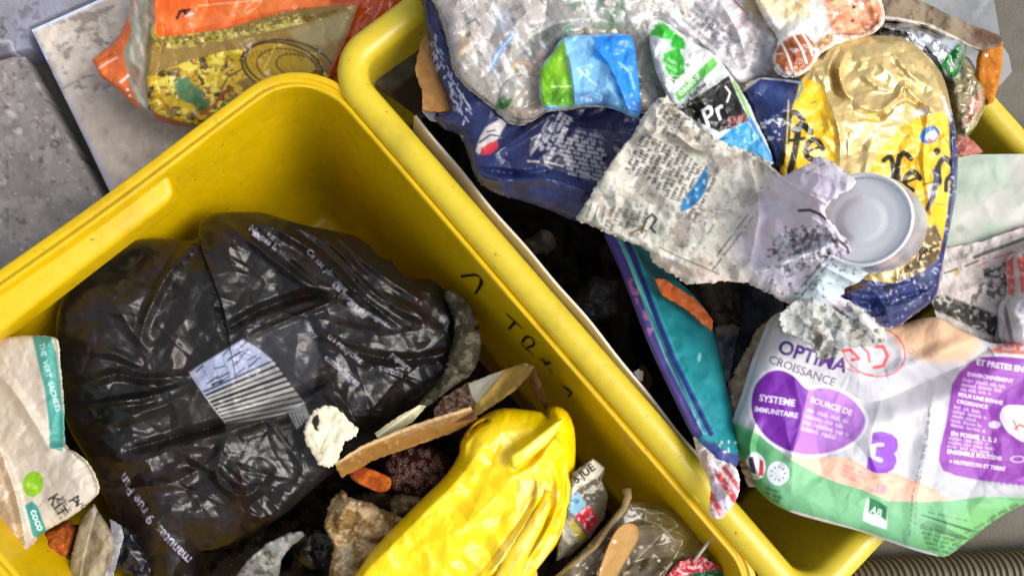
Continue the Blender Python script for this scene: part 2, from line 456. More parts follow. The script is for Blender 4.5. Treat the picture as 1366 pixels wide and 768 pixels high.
def loft(name, C, ex, ey, L, Wd, r, prof, z, m, parent=None, cap=True, wob=0.0):
    V = []; F = []; N = None
    for (off, dz) in prof:
        ring = rring(L, Wd, r, off); N = len(ring)
        for (u, v) in ring:
            wv = wob*(math.sin(u*17+v*9)+math.sin(u*7-v*23))
            p = C+ex*u+ey*v; V.append((p[0]+wv, p[1]-wv, z+dz+wv*.8))
    for i in range(len(prof)-1):
        for k in range(N):
            F.append((i*N+k, i*N+(k+1) % N, (i+1)*N+(k+1) % N, (i+1)*N+k))
    if cap: F.append(tuple((len(prof)-1)*N+k for k in range(N)))
    return link_mesh(name, np.array(V), F, m, parent, sharp=55)
def empty(name, loc):
    o = bpy.data.objects.new(name, None); o.location = loc; COL.objects.link(o); o.empty_display_size = .05; return o

# ---- left bin
ZA = .300
inC, exA = bin_frame(ZA, (540, 235), (860, 605), (265, 200), (0, 408))
eyA = np.array([exA[1], -exA[0]])              # towards lower left
if eyA @ (W(0, 408, ZA)[:2]-inC) < 0: eyA = -eyA
LIP = .013
CA = inC-exA*LIP-eyA*LIP
LA, WA = .585, .42
# the length that puts the near corner where the photograph has it
cc = W(1030, 800, ZA)[:2]-CA; LA = float(cc @ exA)+.008
binA = tag(empty('storage_bin', (*(CA+exA*LA/2+eyA*WA/2), 0)), 'yellow plastic bin on the left holding the black bag, handwriting on its inner wall', 'bin', 'yellow plastic bins')
profA = [(.045, -.296), (.012, -.04), (.010, -.012), (0, -.020), (-.001, -.006), (.0005, -.001), (.002, 0), (.0055, 0), (.0065, -.0015), (.008, -.002), (.0095, -.001),
         (.0105, .001), (.012, .0016), (.0135, .001), (.0142, -.002), (.0150, -.012), (.019, -.05), (.024, -.09), (.034, -.17), (.047, -.285), (.055, -.290)]
loft('tub', CA, exA, eyA, LA, WA, .060, profA, ZA, 'yellow', binA, wob=.0007)
# moulded hand grip in the short wall
def rbox(name, corners, h, m, parent, bev=.004):
    import bmesh
    bm = bmesh.new(); n = len(corners)
    a = [bm.verts.new(c) for c in corners]; b = [bm.verts.new((c[0]+q[0], c[1]+q[1], c[2]+q[2])) for c, q in zip(corners, h)]
    bm.faces.new(a); bm.faces.new(b[::-1])
    for i in range(n): bm.faces.new((a[i], b[i], b[(i+1) % n], a[(i+1) % n]))
    bmesh.ops.recalc_face_normals(bm, faces=bm.faces)
    bmesh.ops.bevel(bm, geom=list(bm.edges), offset=bev, segments=4, profile=.6, affect='EDGES')
    V = np.array([v.co[:] for v in bm.verts]); bm.verts.index_update(); F = [tuple(v.index for v in f.verts) for f in bm.faces]; bm.free()
    return link_mesh(name, V, F, m, parent, sharp=60)
def pA(u, v, dz): q = CA+exA*u+eyA*v; return (q[0], q[1], ZA+dz)
e = [pA(.010, .150, -.006), pA(.027, .158, -.012), pA(.030, .166, -.014), pA(.034, .40, -.014), pA(.010, .40, -.006)]
rbox('hand_grip', e, [(0, 0, -.026)]*5, 'yellow', binA, .0045)

# handwriting on the long inner wall of the left bin (wall runs along u at v ~ .015..): strokes laid 1 mm proud of it
def wallA(u, dep):
    ks = [(.0150, .012), (.019, .05), (.024, .09), (.034, .17), (.047, .285)]
    off = np.interp(dep, [k[1] for k in ks], [k[0] for k in ks])+.0011
    q = CA+exA*u+eyA*off; return np.array([q[0], q[1], ZA-dep])
def find_uv(px, py):
    best = None
    for u in np.linspace(.03, LA-.03, 300):
        for dep in np.linspace(.004, .15, 60):
            x, y = P(wallA(u, dep)); d = (x-px)**2+(y-py)**2
            if best is None or d < best[0]: best = (d, u, dep)
    return best[1], best[2]
strokes = [[(614, 369), (634, 368), (641, 372), (639, 382), (634, 393)], [(641, 372), (643, 378), (636, 391)],
           [(675, 418), (685, 428), (697, 439)], [(687, 428), (678, 438)],
           [(694, 458), (700, 464), (707, 470)], [(696, 457), (703, 450), (711, 453), (711, 461), (703, 464), (712, 474)],
           [(718, 477), (722, 482)], [(724, 478), (728, 488)], [(727, 486), (734, 483)], [(731, 492), (737, 499)],
           [(750, 515), (757, 518)], [(755, 520), (762, 523), (758, 530)]]
for st_ in strokes:
    uv = [find_uv(*p) for p in st_]; uv = spl(uv, 4) if len(uv) > 2 else uv; V = []; F = []; k_ = len(uv)
    for i in range(k_):
        a = np.array(uv[max(i-1, 0)]); b = np.array(uv[min(i+1, k_-1)]); d = b-a; L = np.linalg.norm(d)+1e-9; nn = np.array([-d[1], d[0]])/L*.00125*(1-.35*i/k_)
        V += [wallA(*(np.array(uv[i])+nn)), wallA(*(np.array(uv[i])-nn))]
        if i: F.append((2*i-2, 2*i-1, 2*i+1, 2*i))
    link_mesh('pen_stroke', np.array(V), F, 'ink', binA)

# ---- right bin
ZB = .309
CB, exB = bin_frame(ZB, (522, 200), (900, 633), (525, 0), (478, 36))
eyB = -np.array([exB[1], -exB[0]])
if eyB @ (W(1300, 100, ZB)[:2]-CB) < 0: eyB = -eyB
LB = float((line_isect(CB, CB+exB, W(1150, 716, ZB)[:2], W(1104, 768, ZB)[:2])-CB) @ exB) + .018
rb = W(1350, 141, ZB)[:2]-CB; WB = float(rb @ eyB)
binB = tag(empty('storage_bin', (*(CB+exB*LB/2+eyB*WB/2), 0)), 'yellow plastic bin on the right heaped with wrappers, thick rounded rim', 'bin', 'yellow plastic bins')
t = .0125
profB = [(.05, -.300), (.020, -.04), (.010, -.018)] + [(t-t*math.cos(math.radians(a)), -.010+.010*math.sin(math.radians(a))) for a in range(-30, 181, 15)] + \
        [(2*t+.0005, -.016), (2*t+.001, -.030), (.032, -.08), (.040, -.16), (.053, -.29), (.06, -.296)]
loft('tub', CB, exB, eyB, LB, WB, .043, profB, ZB, 'yellow_b', binB, wob=.0006)
for (px, py) in ((571, 233), (745, 451), (922, 664)):
    c = W(px+3, py-1, ZB-.010); V = []; 
    q = [c+np.array([*(exB*a+eyB*b), 0]) for a, b in ((-.005, -.001), (.005, -.001), (.005, .007), (-.005, .007))]
    rbox('rim_lug', [tuple(x) for x in q], [(0, 0, .006)]*4, 'yellow_b', binB, .0025)
print('bins', LA, WA, LB, WB, 'A corner', P(np.array([*CA, ZA])), 'B corner', P(np.array([*CB, ZB])))

# ================================================================== THE GROUND
G = lambda p: W(p[0], p[1], 0.0)
def world_sheet(name, x0, x1, y0, y1, n, z, base, m, kind, seed):
    xs = np.linspace(-1, 1, n); xs = np.sign(xs)*np.abs(xs)**1.8*.5+.5
    X, Y = np.meshgrid(x0+(x1-x0)*xs, y0+(y1-y0)*xs)
    Z = z+(fbm(X*25, Y*25, seed)-.5)*.004
    V = np.stack([X, Y, Z], -1).reshape(-1, 3); i = np.arange(n*n).reshape(n, n)
    F = np.stack([i[:-1, :-1], i[:-1, 1:], i[1:, 1:], i[1:, :-1]], -1).reshape(-1, 4)
    f = fbm(X*14, Y*14, seed+4)[..., None]; c = hexc(base)*(.65+.7*f); f2 = fbm(X*60, Y*60, seed+9)[..., None]
    c = c*(.8+.4*f2); c = np.concatenate([c, np.zeros_like(c[..., :1])], -1).reshape(-1, 4)
    return tag(link_mesh(name, V, F, m, None, c), kind=kind)
world_sheet('ground', -3, 3, -3, 3, 420, 0, '#5f5a50', 'stone', 'structure', 3)

def p_slab1(c):
    c.blot('#75706f', 40, .5, 2, .8, .2); c.blot('#9b9492', 16, .6, 5, .5, .12); c.blot('#585257', 9, .68, 8, .5, .1)
    c.blot('#c4bdb6', 7, .70, 31, .8, .05); c.blot('#4a4446', 9, .70, 33, .7, .06); c.ell(15, 152, 9, 4, '#b9b4b2', 30, .7, soft=.7); c.ell(26, 175, 4, 5, '#b9b4b2', 0, .7, soft=.6); c.ell(28, 143, 4, 6, '#a9a4a2', 0, .5, soft=.8)
    c.ell(73, 192, 5, 4.5, '#3c3338', 0, .9, ring=2); c.blot('#8d8480', 5, .62, 11, .5, .1)
    c.line([(0, 300), (60, 250), (110, 240)], 3, '#6a6264', .4)
sheet('stone_slab', [(-90, 86), (-10, 84), (18, 76), (34, 76), (42, 92), (143, 274), (178, 337), (60, 480), (-90, 480)], .045, '#8b8480', 'stone', p_slab1,
      lambda X, Y, d: (fbm(X/30, Y/30, 2)-.5)*.002-np.exp(-d/2)*.002, .045, 2.2, None, 'grey stone slab at the left edge, beside a black gap, small ring mark on it', 'paving slab', 'stone slabs under the bins')
def p_slab2(c):
    c.blot('#b0a498', 45, .48, 2, .9, .2); c.blot('#cbc4ba', 14, .52, 6, .6, .12, poly=[(45, 40), (420, -60), (420, 40), (200, 110), (110, 130), (80, 110)])
    c.blot('#6f6762', 9, .57, 9, .75, .08, poly=[(60, 30), (420, -60), (420, 40), (190, 100), (110, 130), (90, 110)], stretch=1.8, ang=-25)
    c.blot('#aa9d96', 30, .5, 14, .55, .2, poly=[(80, 110), (190, 100), (430, 40), (430, 330), (160, 330)]); c.blot('#6b6263', 8, .68, 15, .5, .1)
    c.line([(42, 42), (155, 262)], 9, '#aaa9bb', .6); c.line([(42, 42), (62, 78)], 4, '#dfe4f4', .9); c.line([(42, 42), (135, 0), (260, -55)], 4.5, '#dfe8ff', .95)
    c.line([(85, 118), (110, 104), (125, 100)], 4, '#837b74', .6)
sheet('stone_slab', [(42, 40), (132, 0), (270, -60), (560, -60), (560, 160), (200, 370), (152, 268), (120, 200)], .062, '#d0c2b2', 'stone', p_slab2,
      lambda X, Y, d: (fbm(X/30, Y/30, 7)-.5)*.002-np.exp(-d/2.5)*.003+crump(X, Y, 16, .0026, 3)*(Y < 140)+crump(X, Y, 30, .0008, 3), .062, 2.2, None, 'pale speckled stone slab with a white edge, under the orange bag', 'paving slab', 'stone slabs under the bins')
def p_slab3(c):
    c.blot('#8b8b9c', 30, .5, 3, .8, .2); c.blot('#5d5960', 10, .6, 6, .6, .1); c.line([(-5, 42), (2, 35), (9, 42), (3, 50)], 2, '#2d2a2e', .8)
    c.line([(-10, 56), (14, 55), (22, 75)], 2.2, '#b9b5bd', .8); c.poly([(-10, 60), (10, 60), (16, 74), (5, 80), (-10, 82)], '#544a55', .7, 2)
sheet('stone_slab', [(-90, -60), (262, -60), (128, -3), (38, 38), (44, 66), (20, 70), (-10, 80), (-90, 82)], .040, '#86858f', 'stone', p_slab3,
      lambda X, Y, d: (fbm(X/25, Y/25, 9)-.5)*.003-np.exp(-d/2.5)*.003, .040, 2.2, None, 'bluish grey stone slab in the top left corner, beyond the pale slab', 'paving slab', 'stone slabs under the bins')
def p_gs(c):
    c.blot('#73767a', 50, .5, 3, .8, .2); c.blot('#a7aaad', 20, .62, 6, .4, .1); c.blot('#5e5a55', 6, .68, 8, .5, .1)
sheet('grey_board', [(1120, -60), (1316, -60), (1336, 60), (1341, 100), (1330, 112), (1290, 116), (1200, 90), (1120, 20)], .150, '#85888b', 'soft', p_gs,
      lambda X, Y, d: crump(X, Y, 60, .003, 5), .004, 2.2, None, 'smooth grey board behind the crushed can in the top right', 'board')

# ribbed hose along the lower right
hp = [W(x, y, .024) for x, y in ((980, 800), (1060, 785), (1140, 774), (1220, 768), (1300, 763), (1380, 757), (1480, 748))]
hp2 = []
for i in range(len(hp)-1):
    for k in range(60): hp2.append(hp[i]+(hp[i+1]-hp[i])*k/60)
tag(tube('ribbed_hose', hp2, lambda t: .0205+.0026*(math.sin(t*2*math.pi*58) > -.1), 'hose', None, 20, sharp=40),
    'brown grey ribbed hose on the ground along the bottom right edge', 'hose')

# ================================================================== BAG ON THE GROUND
def p_orange(c):
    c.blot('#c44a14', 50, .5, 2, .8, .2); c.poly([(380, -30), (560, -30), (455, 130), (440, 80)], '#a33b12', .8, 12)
    c.poly([(178, -30), (206, -5), (206, 40), (200, 100), (206, 160), (184, 148), (168, 112), (162, 62)], '#8f8a78', 1, 2)
    c.blot('#c8c6b4', 7, .55, 4, .7, .1, poly=[(165, -20), (206, -5), (206, 40), (200, 150), (170, 120)], stretch=3, ang=80)
    c.blot('#b5603c', 6, .6, 14, .5, .1, poly=[(165, -20), (206, -5), (206, 40), (200, 150), (170, 120)], stretch=3, ang=80)
    win = spl([(199, 30), (206, 44), (218, 49), (300, 38), (380, 16), (477, 7), (463, 50), (446, 100), (400, 150), (290, 172), (230, 160), (200, 146), (194, 90)], 4, True)
    c.poly(win, '#80672c', 1, 1.5)
    c.poly([(199, 62), (330, 48), (400, 30), (470, 12), (445, 90), (360, 60), (300, 70), (200, 104)], '#96793c', .9, 6)
    c.poly([(385, 42), (474, 9), (462, 48), (430, 62), (400, 58)], '#a49768', .8, 3)
    c.blot('#c3b452', 5, .47, 5, 1, .05, poly=[(198, 28), (212, 50), (300, 40), (400, 18), (405, 32), (300, 55), (240, 66), (205, 62)])
    c.blot('#5c5418', 3.5, .58, 6, .9, .05, poly=[(198, 28), (212, 50), (300, 40), (420, 14), (420, 22), (300, 50), (240, 62), (205, 62)])
    pas = [(196, 102), (250, 82), (300, 68), (372, 62), (420, 70), (440, 100), (400, 150), (290, 172), (230, 160), (198, 146)]
    c.blot('#c2a020', 13, .44, 7, 1, .06, poly=pas, stretch=1.6, ang=-20); c.blot('#e4d050', 11, .58, 8, .9, .06, poly=pas, stretch=1.6, ang=20)
    c.blot('#3b3210', 9, .6, 9, .95, .06, poly=pas); c.blot('#8d4a18', 9, .68, 19, .8, .05, poly=pas)
    c.ell(252, 124, 18, 13, '#48754d', 20, .95, soft=.4); c.ell(243, 112, 12, 8, '#5b8a60', -30, .9, soft=.4); c.ell(268, 138, 13, 9, '#3b6238', 30, .9, soft=.5)
    c.line([(268, 152), (285, 142), (297, 126), (310, 118)], 5, '#8d3b14', .85); c.line([(291, 112), (296, 98), (312, 88), (330, 82)], 4.5, '#c4a030', .95); c.line([(297, 116), (304, 103), (322, 93)], 2.5, '#3b3210', .9)
    c.ell(376, 90, 54, 32, '#b7931c', 12, 1, soft=.06); c.ell(376, 90, 54, 32, '#2e2408', 12, .9, ring=2.2); c.ell(384, 90, 42, 24, '#3a2d0a', 12, .8, ring=1.6); c.ell(395, 88, 27, 15, '#3a2d0a', 12, .8, ring=1.6)
    c.ell(386, 88, 60, 33, '#2e2408', 12, .8, ring=2.6); c.line([(367, 60), (360, 78), (352, 92)], 2, '#e0c860', .8)
    for k in range(16): c.line([(325+k*5.5, 64+abs(k-8)*.9), (328+k*5.5, 72+abs(k-8)*.8)], 1.2, '#3a2d0a', .7)
    c.poly([(203, -30), (560, -30), (560, -5), (478, 5), (380, 13), (300, 33), (222, 47), (212, 40), (205, 10)], '#de6018', 1, .8)
    c.blot('#e07c3c', 40, .5, 21, .7, .2, poly=[(203, -30), (560, -30), (478, 5), (380, 12), (222, 46), (205, 10)], stretch=3, ang=-10)
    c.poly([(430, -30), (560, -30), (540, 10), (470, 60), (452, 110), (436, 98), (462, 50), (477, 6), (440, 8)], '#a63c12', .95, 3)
    c.line([(265, 8), (330, 2), (390, -6)], 2.5, '#f0a878', .7); c.line([(236, 25), (240, 16), (246, 14), (248, 20)], 4, '#2a1014', 1); c.line([(246, 16), (253, 13)], 3.5, '#2a1014', 1); c.line([(248, 22), (256, 18)], 3, '#c9c4d0', .9)
    c.poly([(122, 80), (146, 62), (161, 48), (170, 20), (176, 40), (164, 70), (172, 110), (188, 148), (150, 112), (134, 100)], '#dd6a2a', 1, .8)
    c.line([(131, 92), (143, 84), (156, 77)], 2.6, '#f6c9ae', .9); c.line([(130, 84), (150, 72)], 3.5, '#b4481a', .8); c.line([(161, 110), (171, 101)], 3.5, '#f4ddd0', .9); c.ell(170, 120, 2.5, 2, '#f4ddd0'); c.ell(173, 128, 2, 2, '#f4ddd0')  # pale strokes on the tab are highlights painted into the colour
    c.line([(172, 30), (185, -20)], 3, '#d98e74', .8)
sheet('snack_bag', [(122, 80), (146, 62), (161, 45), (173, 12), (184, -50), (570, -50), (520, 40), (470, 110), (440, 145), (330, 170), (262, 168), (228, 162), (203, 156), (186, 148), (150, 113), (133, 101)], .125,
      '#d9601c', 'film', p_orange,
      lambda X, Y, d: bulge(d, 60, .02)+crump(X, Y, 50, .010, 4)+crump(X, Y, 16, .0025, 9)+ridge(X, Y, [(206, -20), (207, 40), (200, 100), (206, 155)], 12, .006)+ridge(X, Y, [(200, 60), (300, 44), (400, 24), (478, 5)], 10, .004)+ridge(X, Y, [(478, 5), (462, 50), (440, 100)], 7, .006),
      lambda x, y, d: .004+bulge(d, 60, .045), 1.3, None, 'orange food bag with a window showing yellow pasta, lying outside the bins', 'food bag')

# ================================================================== IN THE LEFT BIN
def in_bin(C, ex, ey, L, Wd, off, z):
    out = []
    for u, v in rring(L, Wd, .05, off, 5):
        p = C+ex*u+ey*v; out.append(P(np.array([p[0], p[1], z])))
    return [(float(a), float(b)) for a, b in out if -250 < a < 1600 and -250 < b < 1000] if False else [(float(np.clip(a, -420, 1760)), float(np.clip(b, -320, 1180))) for a, b in out]
def dedup(pts):
    o = []
    for p in pts:
        if not o or math.dist(o[-1], p) > 1: o.append(p)
    return o
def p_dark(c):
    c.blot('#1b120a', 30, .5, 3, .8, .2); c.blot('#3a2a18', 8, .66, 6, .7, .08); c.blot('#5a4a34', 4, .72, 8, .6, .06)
sheet('dark_fill', dedup([(a, max(b, 350-.35*(a-300)*(1 if a < 300 else -1))) for a, b in in_bin(CA, exA, eyA, LA, WA, .046, .15)]), .15, '#0e0905', 'rough', p_dark,
      lambda X, Y, d: crump(X, Y, 60, .03, 4)+crump(X, Y, 18, .01, 9), .01, 3.0, None, 'added dark brown sheet that makes the bottom of the left bin read as shade', 'dark fill', kind='stuff')  # sheet added under the contents so the yellow floor reads black

BB = [(74, 445), (80, 402), (98, 368), (122, 343), (160, 325), (205, 318), (258, 320), (264, 303), (276, 290), (296, 283), (345, 283), (372, 290), (402, 299), (450, 309), (470, 314), (492, 326), (505, 341),
      (522, 348), (535, 365), (552, 372), (575, 373), (592, 385), (606, 400), (622, 420), (632, 455), (622, 492), (604, 515), (580, 524), (562, 538), (535, 552), (512, 572), (482, 598), (450, 625), (415, 655),
      (376, 688), (332, 716), (292, 732), (262, 744), (266, 830), (176, 830), (182, 760), (172, 716), (150, 684), (128, 642), (114, 610), (92, 572), (78, 520)]
def p_bag(c):
    c.blot('#1c1a18', 60, .5, 3, .8, .2); c.blot('#211210', 40, .58, 9, .7, .15)
    c.poly([(98, 600), (125, 570), (235, 610), (330, 700), (260, 745), (180, 700)], '#1b1010', .7, 20)
    c.poly([(325, 452), (400, 421), (416, 438), (427, 472), (420, 515), (407, 540), (380, 503)], '#47464a', .55, 3)
    c.poly([(185, 560), (300, 520), (335, 560), (230, 600)], '#3a3733', .35, 12)
    bar = [(253, 497), (266, 488), (324, 453), (346, 466), (366, 483), (382, 505), (407, 538), (380, 552), (340, 560), (301, 565), (284, 544), (268, 520)]
    c.poly(bar, '#a8a5a0', 1, .7)
    c.poly([(253, 497), (266, 488), (324, 453), (346, 466), (366, 483), (320, 505), (275, 530)], '#929ab8', .9, 2)
    R = random.Random(4)
    for k in range(10):                                     # long bars of the bar code
        y0 = k*9.2; ax, ay = 272+k*3.3, 522+k*4.6; bx, by = 366+k*4.6, 480+k*6.9
        if k < 10: c.line([(ax, ay), (bx, by)], R.choice([2.4, 3.2, 4.0]), '#101014', 1)
    for k in range(26):
        x, y = R.uniform(258, 345), R.uniform(462, 515)
        if inside(np.array([x]), np.array([y]), bar[:5]+[(320, 505), (275, 530)])[0]:
            c.line([(x, y), (x+R.uniform(6, 15), y-R.uniform(3, 11))], R.choice([1.6, 2.2, 3]), '#14162a', .95)
    for k in range(6): c.line([(258+k*13, 500-k*7.4), (268+k*13, 515-k*5)], .9, '#30365a', .6)
    c.poly([(383, 548), (407, 540), (413, 556), (396, 572)], '#9a9a98', .8, 1)
    for k in range(5): c.line([(384+k*5, 550+k), (388+k*6, 562+k*2)], 1.4, '#1a1a1a', .9)
    # lettering on the film, half of it upside down
    c.text('manutes, 9 rue Pan', 257, 744, 19, 222, '#bdb8cc', .98, .004, .85, bend=.0012); c.blot('#1b1214', 7, .60, 78, .9, .06, poly=[(125, 610), (160, 600), (280, 720), (262, 760), (200, 700)])
    c.text('xx', 336, 313, 11, 35, '#cfd0e0', 1, .02, .9)
    for (x, y, a, s, t_) in ((331, 306, 38, 12, 'Ne pas laisser'), (408, 336, 46, 11, 'Ce sac plastique'), (442, 380, 43, 10, 'a la portee des'), (462, 405, 42, 10, 'enfants'), (484, 415, 33, 9, 'consignes'),
                          (436, 450, 38, 12, 'tri recyclez'), (405, 428, 62, 11, 'merci'), (432, 478, 40, 13, 'emballages'), (520, 474, 40, 11, 'papiers'), (505, 492, 20, 12, 'carton')):
        c.text(t_, x, y, s, a, '#b9b6c4', 1.05, .01, .62)
    c.blot('#17151a', 7, .56, 77, .85, .08, poly=[(325, 295), (560, 430), (620, 520), (480, 540), (395, 430)])
    c.text('xs', 210, 786, 22, 40, '#c9d4ff', 1, .02, .8)
def h_bag(X, Y, d):
    z = bulge(d, 90, .030)+crump(X, Y, 85, .016, 12, 3, .3)+crump(X, Y, 40, .0050, 5, 3, .2)+crease(X, Y, 50, .0030, 3, 3.2, 42, 5)+crease(X, Y, 26, .0014, 8, 2.2, 15, 5)
    z = z+step(X, Y, [(262, 300), (268, 335), (282, 372), (296, 412), (303, 444)][::-1], 40, .013)        # big flap
    z = z+ridge(X, Y, [(264, 318), (225, 365), (196, 420), (188, 455)], 13, .007)+ridge(X, Y, [(150, 400), (176, 440), (200, 470)], 16, .006)
    z = z+ridge(X, Y, [(98, 520), (150, 500), (195, 505), (258, 500)], 12, .008)+ridge(X, Y, [(90, 545), (150, 536), (205, 528), (250, 512)], 10, .006)
    z = z+ridge(X, Y, [(112, 585), (160, 560), (220, 540), (255, 520)], 14, .006)+ridge(X, Y, [(120, 470), (155, 472), (190, 490)], 12, .006)
    z = z-ridge(X, Y, [(170, 600), (250, 578), (330, 556), (400, 525), (440, 505)], 12, .013)+ridge(X, Y, [(180, 618), (260, 590), (340, 565), (405, 548)], 16, .006)
    z = z+ridge(X, Y, [(290, 290), (345, 330), (400, 372), (450, 395)], 14, .009)+ridge(X, Y, [(340, 290), (410, 330), (470, 385), (540, 440)], 13, .010)-ridge(X, Y, [(330, 300), (380, 345), (425, 385)], 9, .007)
    z = z+ridge(X, Y, [(392, 300), (450, 335), (500, 392), (560, 425)], 12, .009)+ridge(X, Y, [(450, 315), (500, 360), (560, 400)], 10, .007)-ridge(X, Y, [(420, 310), (470, 358), (520, 405)], 8, .006)
    z = z-ridge(X, Y, [(300, 440), (350, 412), (420, 392), (470, 400)], 12, .010)+ridge(X, Y, [(330, 450), (400, 420), (450, 400)], 8, .005)
    z = z+ridge(X, Y, [(425, 445), (480, 470), (540, 480), (600, 470)], 12, .007)+ridge(X, Y, [(430, 520), (460, 555), (455, 590)], 12, .006)
    z = z+ridge(X, Y, [(235, 600), (300, 640), (330, 690)], 14, .006)+ridge(X, Y, [(300, 590), (290, 640), (330, 660), (360, 630)], 14, .006)+ridge(X, Y, [(180, 650), (240, 640), (300, 600)], 16, .005)
    z = z-.02*np.clip((Y-690)/90, 0, 1)
    return z
sheet('bin_bag', spl(BB, 4, True), plane3((100, 450, .236), (600, 450, .216), (300, 720, .232)), '#161412', 'black', p_bag, h_bag,
      lambda x, y, d: .004+bulge(d, 90, .06), 1.2, None, 'crumpled black plastic bag with pale bar code and white lettering', 'plastic bag')

def p_dust(c): c.blot('#6f6a58', 11, .54, 3, .8, .15); c.blot('#2b261c', 5, .6, 6, .9, .07); c.ell(641-4, 437, 5, 3, '#15110b', -20)
sheet('dusty_cloth', torn(spl([(592, 388), (612, 392), (628, 412), (640, 440), (638, 482), (622, 504), (598, 520), (566, 546), (560, 536), (588, 505), (600, 470), (606, 430)], 3, True), 1.2, 3, 3), plane3((600, 400, .235), (640, 440, .238), (600, 520, .255)),
      '#3d392d', 'rough', p_dust, lambda X, Y, d: bulge(d, 22, .010)+crump(X, Y, 26, .012, 4)+crease(X, Y, 20, .003, 4), lambda x, y, d: .003+bulge(d, 20, .014), 1.3, None, 'grey brown dusty cloth tucked against the right side of the black bag', 'cloth')
def p_scrap(c):
    c.blot('#cfc4a4', 10, .55, 3, .6, .1); c.poly([(418, 555), (424, 553), (427, 560), (424, 568), (426, 574), (420, 572), (416, 564)], '#1a140c', 1, .6, wob=2); c.blot('#4a4030', 4, .74, 9, .8, .05); c.line([(440, 575), (432, 590), (428, 600)], 1.5, '#6a604c', .7)
sheet('paper_scrap', torn([(408, 562), (418, 547), (432, 541), (448, 541), (462, 556), (477, 572), (476, 582), (460, 588), (455, 602), (449, 618), (438, 624), (424, 618), (417, 604), (408, 592), (405, 578)], 1.3, 3, 5), .298, '#e3d9bd', 'paper', p_scrap,
      lambda X, Y, d: crump(X, Y, 18, .004, 3)+bulge(d, 12, .003), .0015, 1.2, None, 'torn cream paper scrap with a dark hole, lying on the black bag', 'paper scrap')

# carton pieces
def p_cart1(c):
    c.line([(446, 620), (482, 597), (540, 573), (600, 553), (628, 545)], 4, '#cdb084', .95); c.blot('#6a4a20', 6, .62, 4, .6, .08); c.blot('#c8b08a', 5, .68, 7, .6, .08)
    c.blot('#8a7a6a', 3.5, .55, 12, .7, .08, poly=[(520, 575), (600, 548), (632, 545), (632, 560), (600, 562), (540, 582)])
sheet('carton_strip', torn([(446, 618), (482, 594), (540, 570), (600, 550), (628, 542), (638, 560), (604, 577), (560, 592), (500, 613), (456, 637)], .8, 4, 4), plane3((450, 625, .285), (630, 558, .285), (500, 640, .262)), '#93692f', 'card', p_cart1,
      lambda X, Y, d: crump(X, Y, 70, .004, 5)-.010*np.clip((Y-(618-(X-446)*.40))/16, 0, 1), .002, 1.2, None, 'long narrow brown cardboard edge above the dark reddish scraps', 'cardboard', 'torn carton pieces')
def p_cart2(c): c.blot('#a59a74', 9, .55, 3, .6, .1); c.line([(500, 584), (560, 542)], 2.5, '#eee8cc', .9)
sheet('carton_strip', torn([(500, 578), (530, 556), (560, 540), (569, 541), (550, 563), (522, 579), (507, 588)], .7, 4, 7), .290, '#c3b88e', 'card', p_cart2, lambda X, Y, d: crump(X, Y, 30, .004, 9), .002, 1.2, None,
      'small pale cardboard corner poking out beside the cream scrap', 'cardboard', 'torn carton pieces')
def p_cart3(c):
    c.poly([(625, 512), (676, 490), (636, 538), (630, 530)], '#ece4cc', 1, .8); c.poly([(676, 490), (712, 486), (706, 500), (672, 532), (632, 556), (634, 540)], '#a3843f', 1, .8)
    c.blot('#4a3224', 5, .5, 3, .95, .06, poly=[(575, 545), (588, 530), (625, 510), (632, 540), (600, 562)]); c.blot('#c4a79a', 3.5, .58, 5, .8, .06, poly=[(575, 545), (588, 530), (625, 510), (632, 540), (600, 562)])
    c.line([(700, 486), (708, 484), (712, 490)], 3, '#c9ae74', .9); c.blot('#5a4420', 4, .7, 15, .6, .06)
sheet('carton_flap', torn([(578, 548), (590, 530), (625, 510), (676, 491), (700, 484), (713, 488), (705, 502), (688, 520), (660, 540), (632, 558), (600, 566), (584, 562)], .9, 4, 2), plane3((580, 550, .262), (710, 487, .285), (640, 550, .290)), '#8b6a48', 'card', p_cart3,
      lambda X, Y, d: crump(X, Y, 30, .006, 5)+ridge(X, Y, [(634, 540), (676, 492)], 10, .006), .0025, 1.2, None, 'torn carton flap, white and tan, against the inner wall of the left bin', 'cardboard', 'torn carton pieces')
sheet('carton_strip', torn([(705, 486), (713, 489), (722, 512), (733, 540), (728, 546), (716, 528), (708, 508)], .6, 4, 2), plane3((705, 486, .285), (722, 500, .290), (730, 545, .262)), '#7d5c34', 'card',
      lambda c: c.blot('#4a3018', 5, .55, 2, .8, .1), lambda X, Y, d: crump(X, Y, 20, .004, 5), .003, 1.2, None, 'thin brown cardboard sliver running down behind the yellow bag', 'cardboard', 'torn carton pieces')
def p_seed(c):
    c.blot('#5a2a1e', 6, .5, 3, .9, .08)
    R = random.Random(8)
    for k in range(90):
        a = R.uniform(0, 6.28); r = 38*R.random()**.6; x, y = 553+r*math.cos(a), 627+r*.8*math.sin(a)
        c.ell(x, y, 2.8, 2.2, '#9a7a6c', R.uniform(0, 180), .75, ring=1.1)
def h_seed(X, Y, d):
    i = fbm(X/4, Y/4, 4, 2); return bulge(d, 35, .018)+np.abs(i-.5)*.012
sheet('grape_stalks', torn(spl([(512, 630), (520, 608), (545, 596), (575, 596), (597, 610), (600, 632), (588, 654), (560, 664), (530, 658), (514, 645)], 4, True), 1.5, 3, 6), .232, '#34130c', 'rough', p_seed, h_seed,
      lambda x, y, d: .003+bulge(d, 25, .02), 1.0, None, 'dark red brown knot of food remains under the cardboard edge', 'food remains')
